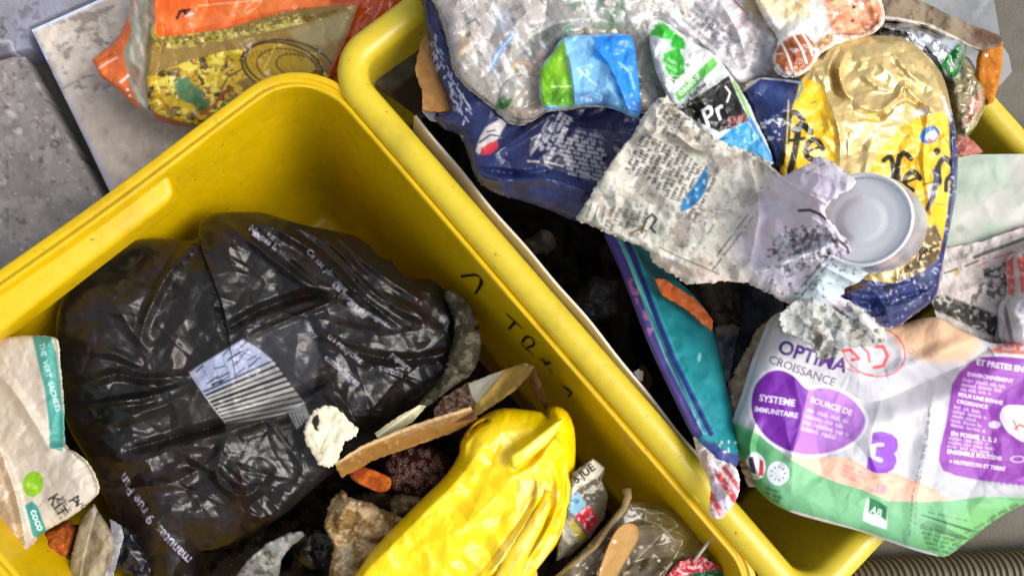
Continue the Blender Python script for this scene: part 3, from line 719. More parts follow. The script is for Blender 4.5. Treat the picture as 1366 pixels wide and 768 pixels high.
sheet('orange_peel', spl([(466, 632), (476, 622), (490, 624), (515, 634), (522, 642), (518, 653), (506, 656), (490, 650), (474, 642)], 4, True), plane3((466, 632, .262), (520, 640, .268), (505, 656, .262)), '#b45c14', 'card',
      lambda c: (c.blot('#8d3a10', 9, .55, 3, .8, .1), c.poly([(462, 630), (476, 620), (492, 624), (480, 640)], '#6d2410', .8, 4)), lambda X, Y, d: bulge(d, 5, .0015)+crump(X, Y, 26, .005, 3), .0018, 1.0,
      None, 'small orange strip of peel below the cardboard edge', 'peel')
def p_kraft(c):
    c.blot('#b39a74', 12, .52, 3, .9, .1, stretch=2, ang=30); c.blot('#54401f', 8, .6, 6, .9, .08, stretch=2, ang=30); c.blot('#d3c3a0', 6, .68, 9, .8, .06)
    c.poly([(450, 735), (470, 720), (468, 765), (455, 768)], '#b9ab92', .7, 3)
sheet('crumpled_paper', torn([(434, 690), (440, 668), (455, 654), (468, 664), (490, 668), (512, 680), (535, 688), (552, 704), (560, 740), (520, 800), (440, 800), (438, 760), (446, 730), (438, 712), (432, 702)], 1.6, 4, 5), .246, '#86693f', 'card', p_kraft,
      lambda X, Y, d: bulge(d, 25, .015)+crump(X, Y, 26, .016, 5)+crump(X, Y, 9, .004, 8), lambda x, y, d: .003+bulge(d, 20, .015), 1.2, None, 'crumpled brown kraft paper left of the yellow bag', 'paper')
R_ = random.Random(5)
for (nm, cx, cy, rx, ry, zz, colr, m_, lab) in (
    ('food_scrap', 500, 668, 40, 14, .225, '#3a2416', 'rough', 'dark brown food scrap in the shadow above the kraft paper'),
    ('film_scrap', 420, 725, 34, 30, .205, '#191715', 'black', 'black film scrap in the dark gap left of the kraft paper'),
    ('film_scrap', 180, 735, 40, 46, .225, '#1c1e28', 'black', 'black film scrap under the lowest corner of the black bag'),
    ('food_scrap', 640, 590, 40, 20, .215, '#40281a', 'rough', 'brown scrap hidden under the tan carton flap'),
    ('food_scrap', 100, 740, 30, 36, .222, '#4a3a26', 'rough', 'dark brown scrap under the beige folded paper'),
    ('food_scrap', 18, 778, 60, 30, .215, '#4c3a20', 'rough', 'added dull brown piece standing in for shaded wall, bottom left under the cream packet'),  # added over the bright yellow wall so this corner looks shaded
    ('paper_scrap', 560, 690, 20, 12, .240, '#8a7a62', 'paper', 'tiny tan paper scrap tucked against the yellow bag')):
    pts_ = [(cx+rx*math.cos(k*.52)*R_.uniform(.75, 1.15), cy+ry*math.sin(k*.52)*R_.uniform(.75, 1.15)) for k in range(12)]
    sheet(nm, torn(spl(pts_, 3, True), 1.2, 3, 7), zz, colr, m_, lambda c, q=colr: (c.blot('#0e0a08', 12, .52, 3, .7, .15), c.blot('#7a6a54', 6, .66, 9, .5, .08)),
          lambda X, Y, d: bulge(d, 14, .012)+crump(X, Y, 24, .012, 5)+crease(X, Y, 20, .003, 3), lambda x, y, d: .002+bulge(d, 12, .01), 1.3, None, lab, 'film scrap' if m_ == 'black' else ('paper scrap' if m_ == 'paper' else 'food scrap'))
sheet('paper_wad', torn(spl([(520, 668), (540, 655), (565, 660), (590, 668), (585, 700), (555, 712), (528, 700)], 3, True), 1, 3, 7), .232, '#857250', 'card', lambda c: (c.blot('#4a3a20', 9, .5, 3, .8, .1), c.blot('#a89a7a', 6, .62, 5, .8, .1)),
      lambda X, Y, d: bulge(d, 18, .01)+crump(X, Y, 18, .008, 3), .004, 1.3, None, 'dull beige paper wad in the shadow beside the yellow bag', 'paper')

YB = [(470, 800), (478, 762), (505, 726), (540, 690), (572, 658), (596, 634), (613, 606), (615, 590), (630, 566), (650, 551), (672, 544), (700, 546), (722, 549), (731, 557), (733, 546), (742, 541), (757, 549), (766, 570), (768, 600), (766, 640), (758, 688), (744, 724), (716, 760), (700, 800)]
def p_yb(c):
    c.blot('#f7d800', 60, .5, 3, .6, .2)
    amb = [(690, 640), (722, 640), (745, 655), (758, 690), (735, 730), (700, 800), (600, 800), (640, 755), (672, 720), (688, 690)]  # the right side's amber shading is put into the colour as streaks
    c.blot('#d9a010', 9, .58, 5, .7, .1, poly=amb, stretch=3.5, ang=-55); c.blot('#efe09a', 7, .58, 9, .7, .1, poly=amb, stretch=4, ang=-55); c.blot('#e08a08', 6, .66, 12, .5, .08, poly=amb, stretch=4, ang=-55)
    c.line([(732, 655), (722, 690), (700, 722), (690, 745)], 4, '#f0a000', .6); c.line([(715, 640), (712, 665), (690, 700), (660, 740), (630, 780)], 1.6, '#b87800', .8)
    c.poly([(683, 606), (740, 564), (748, 558), (728, 588), (705, 612), (686, 626)], '#f2d234', .9, 1.5); c.line([(686, 624), (712, 606), (744, 566)], 3, '#c98a08', .9)
    c.line([(622, 584), (632, 570), (650, 560)], 3.5, '#7a4a08', .95); c.line([(615, 600), (625, 580), (645, 562)], 3, '#e8b020', .9)
    c.blot('#caa018', 5, .66, 17, .6, .08, poly=[(730, 560), (768, 560), (768, 680), (735, 680)], stretch=2, ang=-80)
    c.blot('#a88418', 4, .72, 18, .6, .08)
def h_yb(X, Y, d):
    z = bulge(d, 44, .026)+crump(X, Y, 70, .014, 3)+crease(X, Y, 50, .0024, 6, 3.5, -52)
    z = z+ridge(X, Y, [(480, 770), (560, 690), (610, 640), (650, 585)], 26, .007)+ridge(X, Y, [(683, 606), (715, 585), (748, 556)], 12, .010)-ridge(X, Y, [(686, 628), (715, 608), (745, 568)], 7, .006)
    z = z+ridge(X, Y, [(650, 770), (690, 715), (715, 670), (716, 640)], 10, .006)-ridge(X, Y, [(668, 775), (705, 715), (728, 670), (726, 644)], 7, .006)+ridge(X, Y, [(690, 770), (725, 715), (744, 670), (740, 620)], 9, .007)-ridge(X, Y, [(705, 770), (736, 712), (752, 670), (750, 610)], 6, .005)
    z = z+ridge(X, Y, [(640, 552), (625, 580), (618, 610)], 8, .004)-ridge(X, Y, [(622, 586), (636, 568), (652, 560)], 5, .008)+ridge(X, Y, [(735, 556), (738, 575), (765, 600)], 8, .004)
    z = z+ridge(X, Y, [(560, 730), (620, 700), (680, 640), (690, 600)], 26, .004)
    return z
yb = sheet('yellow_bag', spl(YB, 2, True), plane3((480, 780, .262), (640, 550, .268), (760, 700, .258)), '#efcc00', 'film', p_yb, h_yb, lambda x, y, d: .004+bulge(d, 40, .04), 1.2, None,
      'bright yellow plastic bag folded into a roll, lying diagonally in the left bin', 'plastic bag')

YBZ = plane3((480, 780, .262), (640, 550, .268), (760, 700, .258))
sheet('folded_flap', [(681, 607), (700, 594), (722, 577), (741, 562), (750, 557), (753, 562), (742, 580), (726, 596), (706, 612), (688, 626), (682, 622)], lambda X, Y: YBZ(X, Y)+.040, '#f6d82c', 'film', lambda c: (c.line([(686, 625), (708, 611), (728, 595), (744, 577)], 3, '#d09a10', .8), c.blot('#fbe98a', 8, .6, 4, .6, .1)),
      lambda X, Y, d: bulge(d, 7, .003)-.006*np.clip((X-700)/50, 0, 1), .003, 1.0, yb)
sheet('folded_flap', [(655, 778), (676, 736), (698, 704), (716, 676), (727, 652), (734, 655), (735, 676), (724, 704), (706, 738), (690, 790), (652, 800)], lambda X, Y: YBZ(X, Y)+.031, '#f2c616', 'film', lambda c: (c.line([(664, 790), (690, 742), (712, 706), (730, 668)], 4, '#e8960a', .7), c.blot('#f8e48c', 8, .6, 4, .6, .1, stretch=3, ang=-60)),
      lambda X, Y, d: bulge(d, 8, .004)+crease(X, Y, 16, .0015, 4, 3, -60)-.006*np.clip((700-Y)/45, 0, 1), .002, 1.0, yb)
def p_bar(c):
    c.poly([(764, 652), (770, 636), (792, 612), (806, 624), (800, 634), (770, 652), (762, 664)], '#c9c2ae', 1, .8)
    c.text('5.JUE', 769, 645, 15, -38, '#15120c', 1, .03)
    c.poly([(762, 660), (800, 634), (806, 650), (800, 668), (770, 680)], '#5c564c', 1, 1); c.blot('#c8c0b0', 4, .5, 3, .9, .06, poly=[(762, 660), (800, 634), (806, 650), (800, 668), (770, 680)])
    c.poly([(761, 664), (772, 656), (782, 672), (768, 688), (760, 682)], '#7fb0c8', 1, .8); c.ell(769, 668, 3, 4, '#3a6a86', 0, .8)
    c.poly([(767, 688), (785, 673), (800, 692), (786, 712)], '#c8283c', 1, .8); c.blot('#f0d0d4', 4, .6, 5, .8, .06, poly=[(767, 688), (785, 673), (800, 692), (786, 712)])
    c.poly([(753, 700), (764, 692), (782, 714), (774, 724), (764, 720)], '#b0a040', 1, .8); c.poly([(748, 694), (756, 690), (772, 722), (760, 728), (750, 715)], '#a9a392', .9, 1); c.blot('#3a3428', 4, .62, 8, .7, .08)
sheet('snack_wrapper', torn([(764, 630), (778, 620), (791, 610), (808, 624), (803, 640), (812, 662), (806, 690), (788, 716), (772, 730), (758, 742), (742, 748), (746, 720), (752, 690), (758, 655)], .7, 4, 5), plane3((790, 612, .262), (760, 740, .250), (800, 690, .240)), '#6a6458', 'film', p_bar,
      lambda X, Y, d: bulge(d, 14, .006)+crump(X, Y, 18, .005, 3), lambda x, y, d: .002+bulge(d, 12, .008), 1.0, None, 'small printed wrapper with blue and red squares, right of the yellow bag', 'wrapper')
def p_tray(c):
    c.blot('#8a7c66', 30, .5, 3, .7, .2, a=.7); c.blot('#4a3d22', 22, .6, 6, .6, .2, a=.75); c.blot('#e0dacc', 7, .72, 9, .8, .05, a=.9)
    c.poly([(850, 650), (1000, 690), (1000, 760), (900, 740)], '#8b7a2a', .6, 16, a=.3); c.line([(838, 668), (852, 690), (880, 700), (900, 720)], 2, '#b9b09c', .6, a=.9); c.line([(848, 674), (868, 684), (886, 684)], 2, '#c9c0ac', .5, a=.9)
    c.line([(850, 745), (880, 715), (905, 700)], 1.6, '#c9c0ac', .5, a=.9); c.ell(879, 747, 2, 2, '#f4f0e6', 0, 1, a=1); c.ell(783, 757, 2.2, 1.6, '#f4f0e6', 0, 1, a=1)
sheet('clear_tray', spl([(728, 800), (748, 762), (776, 735), (808, 700), (832, 672), (850, 668), (880, 672), (915, 690), (945, 712), (958, 745), (960, 800)], 4, True), plane3((740, 780, .262), (840, 670, .252), (950, 730, .258)), '#75684f', 'tray', p_tray,
      lambda X, Y, d: crump(X, Y, 44, .008, 3)+crease(X, Y, 30, .003, 8, 2.5, -40)+bulge(d, 12, .008)+ridge(X, Y, [(846, 676), (880, 682), (908, 700)], 7, .005)+ridge(X, Y, [(800, 720), (860, 700), (920, 715)], 8, .004), .0012, 1.2, None, 'crumpled see-through plastic tray with brown stains at the bottom', 'tray', a=.6)
tp = [W(x, y, z) for x, y, z in ((742, 770, .266), (765, 752, .270), (795, 728, .272), (815, 700, .272), (832, 678, .272), (838, 662, .270), (836, 652, .268))]
tag(tube('twisted_stalk', tp, lambda t: .0018+.0022*t*t, mat('stalk', .8, .2, color='#8f7c58', bump=.5, bscale=600, vary=.2), None, 8), 'thin twisted pale stalk lying along the edge of the clear tray', 'stalk')
SPN = spl([(790, 805), (800, 762), (812, 728), (824, 706), (836, 698), (848, 700), (853, 710), (850, 724), (838, 744), (824, 770), (816, 805)], 5, True)
sheet('wooden_spoon', SPN, .281, '#b98f55', 'card', lambda c: (c.blot('#a57a40', 8, .5, 3, .7, .15, stretch=6, ang=-62), c.blot('#d0aa70', 5, .62, 5, .6, .1, stretch=6, ang=-62), c.ell(820, 722, 2.2, 2.2, '#f0e6d0'), c.ell(801, 758, 1.8, 1.8, '#f0e6d0')),
      lambda X, Y, d: -bulge(d, 9, .0012), .003, 1.0, None, 'flat wooden ice cream spoon lying on the clear tray', 'spoon')
def p_rg(c):
    c.poly([(896, 770), (905, 752), (932, 740), (955, 752), (952, 768), (925, 764)], '#b81a2c', 1, .8); c.blot('#f0c8d0', 4.5, .56, 3, .9, .06, poly=[(890, 775), (905, 752), (945, 742), (955, 760), (925, 768)])
    c.poly([(922, 764), (960, 758), (985, 790), (915, 790)], '#0f5a34', 1, .8); c.ell(935, 775, 6, 5, '#dfe8e0', 0, .9)
sheet('candy_wrapper', torn([(878, 800), (890, 768), (904, 750), (932, 739), (956, 752), (975, 770), (985, 800)], .8, 4, 5), .274, '#a8323c', 'film', p_rg, lambda X, Y, d: crump(X, Y, 14, .005, 3), .0015, 1.1, None,
      'red and green wrapper at the bottom edge of the clear tray', 'wrapper')
tag(tube('plastic_straw', [W(925, 749, .274), W(948, 719, .279)], .0014, mat('straw_white', .4, .5, color='#cfcabc', vary=.1), None, 8), 'short thin white plastic stick above the red and green wrapper', 'stick')

# ---- at the left edge
WB_ = [(-50, 452), (0, 449), (45, 447), (68, 449), (75, 456), (77, 480), (82, 540), (84, 592), (100, 604), (118, 622), (130, 652), (120, 668), (95, 688), (60, 708), (44, 722), (36, 744), (22, 752), (-50, 760)]
def p_wb(c):
    c.blot('#b7ab9a', 40, .5, 3, .6, .2)
    for k in range(34): c.line([(2+k*.7, 468+k*3.6), (50+k*.4, 462+k*3.8)], .7, '#c2927e', .4, dash=4, seed=k)
    c.poly([(43, 447), (68, 449), (75, 470), (80, 520), (84, 560), (84, 602), (66, 597), (66, 570), (60, 520), (50, 480)], '#479489', 1, .8)
    c.text('THE  VERT  SACHETS', 52, 458, 10, 79, '#cfe6e0', 1, .01, .85, bend=-.0006)
    c.ell(44, 645, 13.5, 17, '#86b81e', 10, 1, soft=.05); c.text('bio', 36, 650, 11, 8, '#b6d65a', 1, .02)
    c.text('KIT', 63, 664, 21, 58, '#2a2626', 1, .015); c.text('A', 91, 668, 21, 35, '#2a2626', 1, .015); c.text('VO', 100, 672, 13, 40, '#2a2626', 1, .015); c.micro(68, 672, 58, 30, 3, -8, 5, '#3a3434', 5)
    c.poly([(33, 674), (42, 668), (50, 674), (64, 712), (54, 720), (44, 714)], '#3d8c88', 1, 1); c.text('coco', 40, 681, 15, 68, '#d5efe8', 1, .02)
    c.blot('#f0dcd0', 9, .52, 9, .9, .08, poly=[(-50, 600), (0, 590), (16, 640), (26, 690), (40, 720), (36, 744), (22, 752), (-50, 760)]); c.poly([(-20, 668), (6, 668), (16, 690), (18, 712), (4, 722), (-20, 720)], '#9a8870', .9, 3)
    c.blot('#c8a090', 5, .62, 12, .7, .08, poly=[(-50, 600), (0, 590), (16, 640), (26, 690), (40, 720), (36, 744), (22, 752), (-50, 760)])
sheet('tea_bag_packet', torn(spl(WB_, 3, True), .5, 3, 2), plane3((0, 450, .262), (80, 590, .275), (60, 710, .268)), '#c9beae', 'soft', p_wb,
      lambda X, Y, d: bulge(d, 25, .012)+crump(X, Y, 60, .005, 5)+crump(X, Y, 12, .0015, 3)+ridge(X, Y, [(66, 600), (50, 570), (25, 530), (0, 500)], 14, .006)+ridge(X, Y, [(62, 602), (84, 596), (108, 615)], 10, .005)+ridge(X, Y, [(0, 600), (18, 650), (30, 700), (36, 740)], 10, .008),
      lambda x, y, d: .003+bulge(d, 15, .01), 1.1, None, 'cream paper packet with teal stripe and green dot at the left edge', 'packet')
sheet('paper_strip', torn([(108, 690), (124, 672), (135, 690), (150, 712), (152, 735), (140, 762), (130, 800), (88, 800), (94, 745)], .8, 4, 3), plane3((110, 690, .250), (150, 720, .258), (100, 790, .245)), '#9c8f78', 'paper',
      lambda c: (c.blot('#6d614c', 14, .5, 3, .7, .12, stretch=3, ang=-60), c.line([(128, 680), (112, 740), (104, 790)], 2, '#c9bda6', .8)), lambda X, Y, d: crump(X, Y, 26, .006, 3)+bulge(d, 12, .005), .002, 1.3, None,
      'beige folded paper below the cream packet', 'paper')
sheet('paper_strip', torn([(146, 692), (160, 700), (164, 716), (156, 745), (150, 768), (142, 800), (126, 800), (134, 765), (146, 738), (150, 715)], .6, 4, 3), plane3((146, 692, .256), (164, 716, .262), (140, 790, .250)), '#bcbcc4', 'paper',
      lambda c: (c.blot('#8f94a8', 9, .5, 3, .7, .12), c.line([(150, 720), (140, 770)], 4, '#d7d7de', .9)), lambda X, Y, d: crump(X, Y, 16, .005, 3), .002, 1.2, None, 'narrow white paper strip beside the black bag, low left', 'paper')
sheet('orange_scrap', torn([(42, 728), (62, 708), (92, 692), (100, 705), (88, 745), (84, 800), (38, 800)], 1, 4, 3), .238, '#9a4a1c', 'card', lambda c: (c.blot('#c87830', 8, .55, 3, .8, .1), c.blot('#3a2410', 8, .55, 5, .8, .1)),
      lambda X, Y, d: crump(X, Y, 20, .010, 3)+bulge(d, 10, .006), .003, 1.3, None, 'rusty orange food scrap under the cream packet', 'food scrap')
def p_np(c): c.blot('#2a2826', 6, .5, 3, .9, .07, poly=[(310, 745), (370, 730), (360, 800), (290, 800)]); c.blot('#a8a69e', 9, .6, 5, .6, .1)
sheet('printed_scrap', torn([(298, 800), (318, 762), (334, 742), (356, 724), (386, 710), (404, 708), (407, 714), (390, 726), (376, 745), (366, 800)], .8, 4, 6), plane3((300, 790, .252), (400, 710, .262), (370, 780, .238)), '#6c6b67', 'soft', p_np,
      lambda X, Y, d: crump(X, Y, 24, .008, 3)+bulge(d, 10, .005), .002, 1.2, None, 'grey printed scrap in the dark gap below the black bag', 'scrap')

# ================================================================== IN THE RIGHT BIN
sheet('dark_fill', dedup(in_bin(CB, exB, eyB, LB, WB, .046, .13)), .13, '#080605', 'rough', lambda c: (c.blot('#140f0b', 40, .5, 3, .8, .2), c.blot('#2a2018', 12, .68, 6, .6, .1)),
      lambda X, Y, d: crump(X, Y, 70, .04, 14)+crump(X, Y, 22, .01, 9), .01, 3.0, None, 'added near-black sheet deep in the right bin, making the gap read as shade', 'dark fill', kind='stuff')  # near-black sheet put in below the heap to darken the gap
def board_up(name, pts, zt, depth, th, m, label, cat, topcol):
    """a thin board standing on edge; pts are the two ends of its top edge"""
    a, b = W(*pts[0], zt)[:2], W(*pts[1], zt)[:2]; n = 60; d = (b-a)/np.linalg.norm(b-a); nn = np.array([d[1], -d[0]])
    V = []; F = []; C_ = []
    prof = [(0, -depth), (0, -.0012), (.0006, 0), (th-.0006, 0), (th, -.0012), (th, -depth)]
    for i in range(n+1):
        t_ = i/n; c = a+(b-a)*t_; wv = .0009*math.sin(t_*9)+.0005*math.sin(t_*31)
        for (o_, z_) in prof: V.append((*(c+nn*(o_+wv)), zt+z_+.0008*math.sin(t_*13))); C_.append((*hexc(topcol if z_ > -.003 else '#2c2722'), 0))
    k = len(prof)
    for i in range(n):
        for j in range(k): F.append((i*k+j, (i+1)*k+j, (i+1)*k+(j+1) % k, i*k+(j+1) % k))
    F.append(tuple(range(k))); F.append(tuple(n*k+j for j in range(k))[::-1])
    return tag(link_mesh(name, np.array(V), F, m, None, np.array(C_), sharp=40), label, cat)
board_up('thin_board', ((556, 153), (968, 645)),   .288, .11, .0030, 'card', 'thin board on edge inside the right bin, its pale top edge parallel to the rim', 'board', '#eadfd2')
sheet('thin_board', [(486, 102), (520, 58), (560, 20), (600, -40), (660, -40), (640, 90), (562, 158), (524, 130)], plane3((486, 102, .268), (600, 0, .268), (560, 160, .240)), '#5b5444', 'card', lambda c: (c.blot('#474032', 20, .5, 3, .7, .2), c.poly([(520, 125), (560, 92), (600, 92), (600, 160), (545, 150)], '#2a1a10', .8, 3)),
      lambda X, Y, d: crump(X, Y, 60, .003, 3), .003, 1.6, None, 'dull olive grey board lying in the upper left corner of the right bin', 'board')
sheet('cardboard_strip', torn([(554, 88), (561, 58), (568, 46), (576, 55), (584, 72), (592, 100), (600, 128), (606, 148), (584, 149), (564, 147), (563, 118), (555, 100)], .8, 4, 5), .318, '#a67a46', 'card', lambda c: c.blot('#8f6432', 12, .5, 3, .6, .15),
      lambda X, Y, d: crump(X, Y, 30, .002, 3), .003, 1.2, None, 'plain tan cardboard strip at the left end of the navy bag', 'cardboard')
sheet('paper_chip', [(563, 148), (582, 149), (588, 163), (574, 160)], .305, '#b9bcc4', 'paper', None, None, .002, 1.0, None, 'tiny white chip under the tan cardboard strip', 'paper scrap')
sheet('paper_chip', torn([(846, 496), (852, 492), (858, 495), (857, 508), (850, 505)], .6, 3, 3), .282, '#8d8a86', 'paper', None, None, .002, .8, None, 'tiny grey paper chip caught on the pale board edge', 'paper scrap')

# dark things between pouch and milk bag
sheet('dark_cloth', torn(spl([(990, 372), (1042, 386), (1040, 430), (1018, 470), (996, 508), (976, 512), (984, 460), (992, 420)], 3, True), 1, 4, 3), plane3((1000, 380, .262), (1040, 400, .262), (985, 510, .285)), '#15181f', 'rough', lambda c: c.blot('#2a2e38', 14, .55, 3, .8, .15),
      lambda X, Y, d: crump(X, Y, 30, .010, 3)+bulge(d, 14, .008), .004, 1.5, None, 'dark navy cloth fold between teal pouch and white purple pack', 'cloth')
sheet('paper_strip', torn([(955, 436), (972, 430), (990, 438), (988, 470), (978, 508), (966, 512), (958, 480)], .8, 4, 3), plane3((955, 436, .262), (990, 440, .262), (970, 510, .285)), '#66737d', 'paper', lambda c: (c.blot('#3a3f45', 10, .52, 3, .8, .1), c.poly([(955, 430), (990, 430), (988, 448), (956, 446)], '#8a8274', .8, 2)),
      lambda X, Y, d: crump(X, Y, 20, .006, 3), .002, 1.3, None, 'dull blue grey paper strip right of the teal pouch', 'paper')
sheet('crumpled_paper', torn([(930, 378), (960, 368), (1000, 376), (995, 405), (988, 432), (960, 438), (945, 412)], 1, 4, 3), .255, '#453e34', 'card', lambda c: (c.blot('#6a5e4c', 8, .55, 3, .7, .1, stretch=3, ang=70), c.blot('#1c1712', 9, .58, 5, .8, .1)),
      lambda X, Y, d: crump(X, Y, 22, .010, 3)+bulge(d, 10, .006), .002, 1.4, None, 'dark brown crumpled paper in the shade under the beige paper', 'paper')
sheet('crumpled_paper', torn([(1012, 438), (1030, 424), (1040, 430), (1020, 470), (1006, 520), (1000, 560), (1010, 610), (1020, 645), (1000, 650), (988, 620), (976, 560), (972, 510), (990, 478)], 1.6, 4, 3), plane3((1030, 430, .296), (975, 540, .296), (1005, 640, .312)), '#94806a', 'card',
      lambda c: (c.blot('#c7b89c', 8, .55, 3, .8, .1), c.blot('#54402a', 7, .6, 5, .8, .1)), lambda X, Y, d: crump(X, Y, 18, .008, 3)+bulge(d, 8, .005), .002, 1.3, None, 'narrow sandy brown crumpled paper along the left edge of the white pack', 'paper')

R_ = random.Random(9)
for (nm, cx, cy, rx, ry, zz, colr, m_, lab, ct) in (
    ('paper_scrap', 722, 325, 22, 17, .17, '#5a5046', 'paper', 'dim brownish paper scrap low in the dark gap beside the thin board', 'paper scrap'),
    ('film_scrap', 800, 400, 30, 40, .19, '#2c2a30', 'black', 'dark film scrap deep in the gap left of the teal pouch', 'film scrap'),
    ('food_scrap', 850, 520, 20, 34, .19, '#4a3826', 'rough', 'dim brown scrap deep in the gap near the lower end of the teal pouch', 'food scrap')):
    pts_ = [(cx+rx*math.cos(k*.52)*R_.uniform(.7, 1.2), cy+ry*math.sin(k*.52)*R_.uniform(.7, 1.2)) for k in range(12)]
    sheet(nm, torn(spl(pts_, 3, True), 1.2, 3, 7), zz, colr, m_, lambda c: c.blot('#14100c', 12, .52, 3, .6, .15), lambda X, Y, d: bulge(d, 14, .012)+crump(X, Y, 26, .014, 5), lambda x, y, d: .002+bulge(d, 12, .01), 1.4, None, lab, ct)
# teal pouch
TP = [(806, 306), (830, 318), (860, 330), (884, 352), (902, 372), (926, 394), (944, 418), (954, 450), (966, 500), (976, 545), (984, 580), (986, 612), (978, 626), (962, 618), (944, 600), (926, 580), (900, 528), (876, 478), (856, 430), (842, 392), (824, 348)]
def p_teal(c):
    c.blot('#1f8f98', 50, .5, 3, .7, .2); c.blot('#0d6a74', 20, .6, 5, .5, .15)
    c.poly([(806, 300), (832, 316), (900, 372), (880, 380), (850, 350), (838, 360)], '#0c3a44', .9, 5)
    L1 = [(808, 306), (826, 346), (844, 392), (858, 430), (878, 478), (902, 526), (928, 578)]
    off = lambda k, s=0: [(x+k, y+s) for x, y in L1]
    c.line(off(3), 13, '#4c3f8c', 1); c.blot('#b06a9c', 9, .5, 7, .9, .12, poly=[(834, 368), (846, 372), (872, 440), (866, 450)]); c.line(off(13), 6.5, '#3fa6a4', 1); c.line(off(11), 1.6, '#8fd0c8', .7)
    c.line(off(20), 7, '#1d2470', 1); c.line(off(27), 1.8, '#2aa0a8', .8)
    for k in range(120):
        i = k/120*(len(L1)-1); a = int(i); f = i-a; x = L1[a][0]*(1-f)+L1[a+1][0]*f; y = L1[a][1]*(1-f)+L1[a+1][1]*f
        if y > 470: c.line([(x+12, y), (x+17, y-1.5)], 1.2, '#1d2470', .9); c.line([(x+23, y), (x+27, y-1)], 1.1, '#1c7f8a', .8)
        if y > 440: c.line([(x-2, y), (x+3, y-1)], 1.0, '#8a7ac8', .7)
    c.poly([(935, 585), (950, 590), (975, 604), (990, 606), (984, 630), (960, 620)], '#3a3a80', .95, 2); c.ell(933, 476, 2.5, 6, '#7fd0d4', 10, .8, soft=.6)
    c.blot('#d8e6ee', 4.5, .6, 9, .9, .06, poly=[(955, 588), (984, 586), (984, 602), (965, 604)])
sheet('zip_pouch', spl(TP, 3, True), plane3((815, 315, .262), (884, 352, .262), (975, 610, .322)), '#158088', 'soft', p_teal,
      lambda X, Y, d: bulge(d, 26, .010)+crump(X, Y, 50, .004, 3)+crump(X, Y, 16, .001, 3)+ridge(X, Y, [(828, 318), (850, 380), (884, 450), (930, 560)], 6, .004)+ridge(X, Y, [(905, 420), (915, 480), (940, 540)], 14, .002),
      lambda x, y, d: .003+bulge(d, 20, .012), 1.1, None, 'teal pouch with purple and navy striped edge beside the dark gap', 'pouch')
sheet('orange_strip', torn([(874, 372), (886, 372), (904, 384), (924, 396), (940, 412), (951, 428), (950, 442), (938, 432), (920, 415), (902, 404), (884, 394)], .7, 3, 3), plane3((874, 372, .294), (904, 384, .294), (945, 440, .300)), '#d0652a', 'paper', lambda c: c.blot('#e89060', 6, .5, 3, .7, .1),
      lambda X, Y, d: crump(X, Y, 14, .003, 3), .002, 1.1, None, 'thin torn orange strip along the top of the teal pouch', 'paper strip')
def p_rw(c):
    c.poly([(925, 582), (945, 596), (955, 640), (940, 640)], '#b8a6a0', .8, 3); c.blot('#8a6a68', 5, .6, 5, .7, .1)
    for (a, b, ww) in (((958, 632), (982, 668), 9), ((966, 624), (986, 650), 6), ((949, 660), (962, 686), 8)): c.line([a, b], ww, '#d8383c', .9)
    c.blot('#f2e8ec', 5, .55, 9, .85, .08); c.poly([(949, 640), (960, 645), (972, 668), (964, 680), (950, 655)], '#cfc0e0', .7, 2); c.line([(955, 648), (953, 668)], 2, '#a07ac0', .6)
sheet('paper_scrap', torn(spl([(926, 584), (938, 588), (948, 600), (962, 612), (980, 622), (987, 640), (984, 662), (972, 682), (958, 692), (948, 684), (949, 660), (947, 638), (936, 620)], 3, True), .8, 3, 4), plane3((926, 584, .318), (985, 640, .336), (955, 690, .328)), '#e2d8d8', 'paper', p_rw,
      lambda X, Y, d: crump(X, Y, 18, .006, 4)+bulge(d, 10, .004), .002, 1.0, None, 'red and white crumpled paper scrap hanging over the rim of the right bin', 'paper scrap')

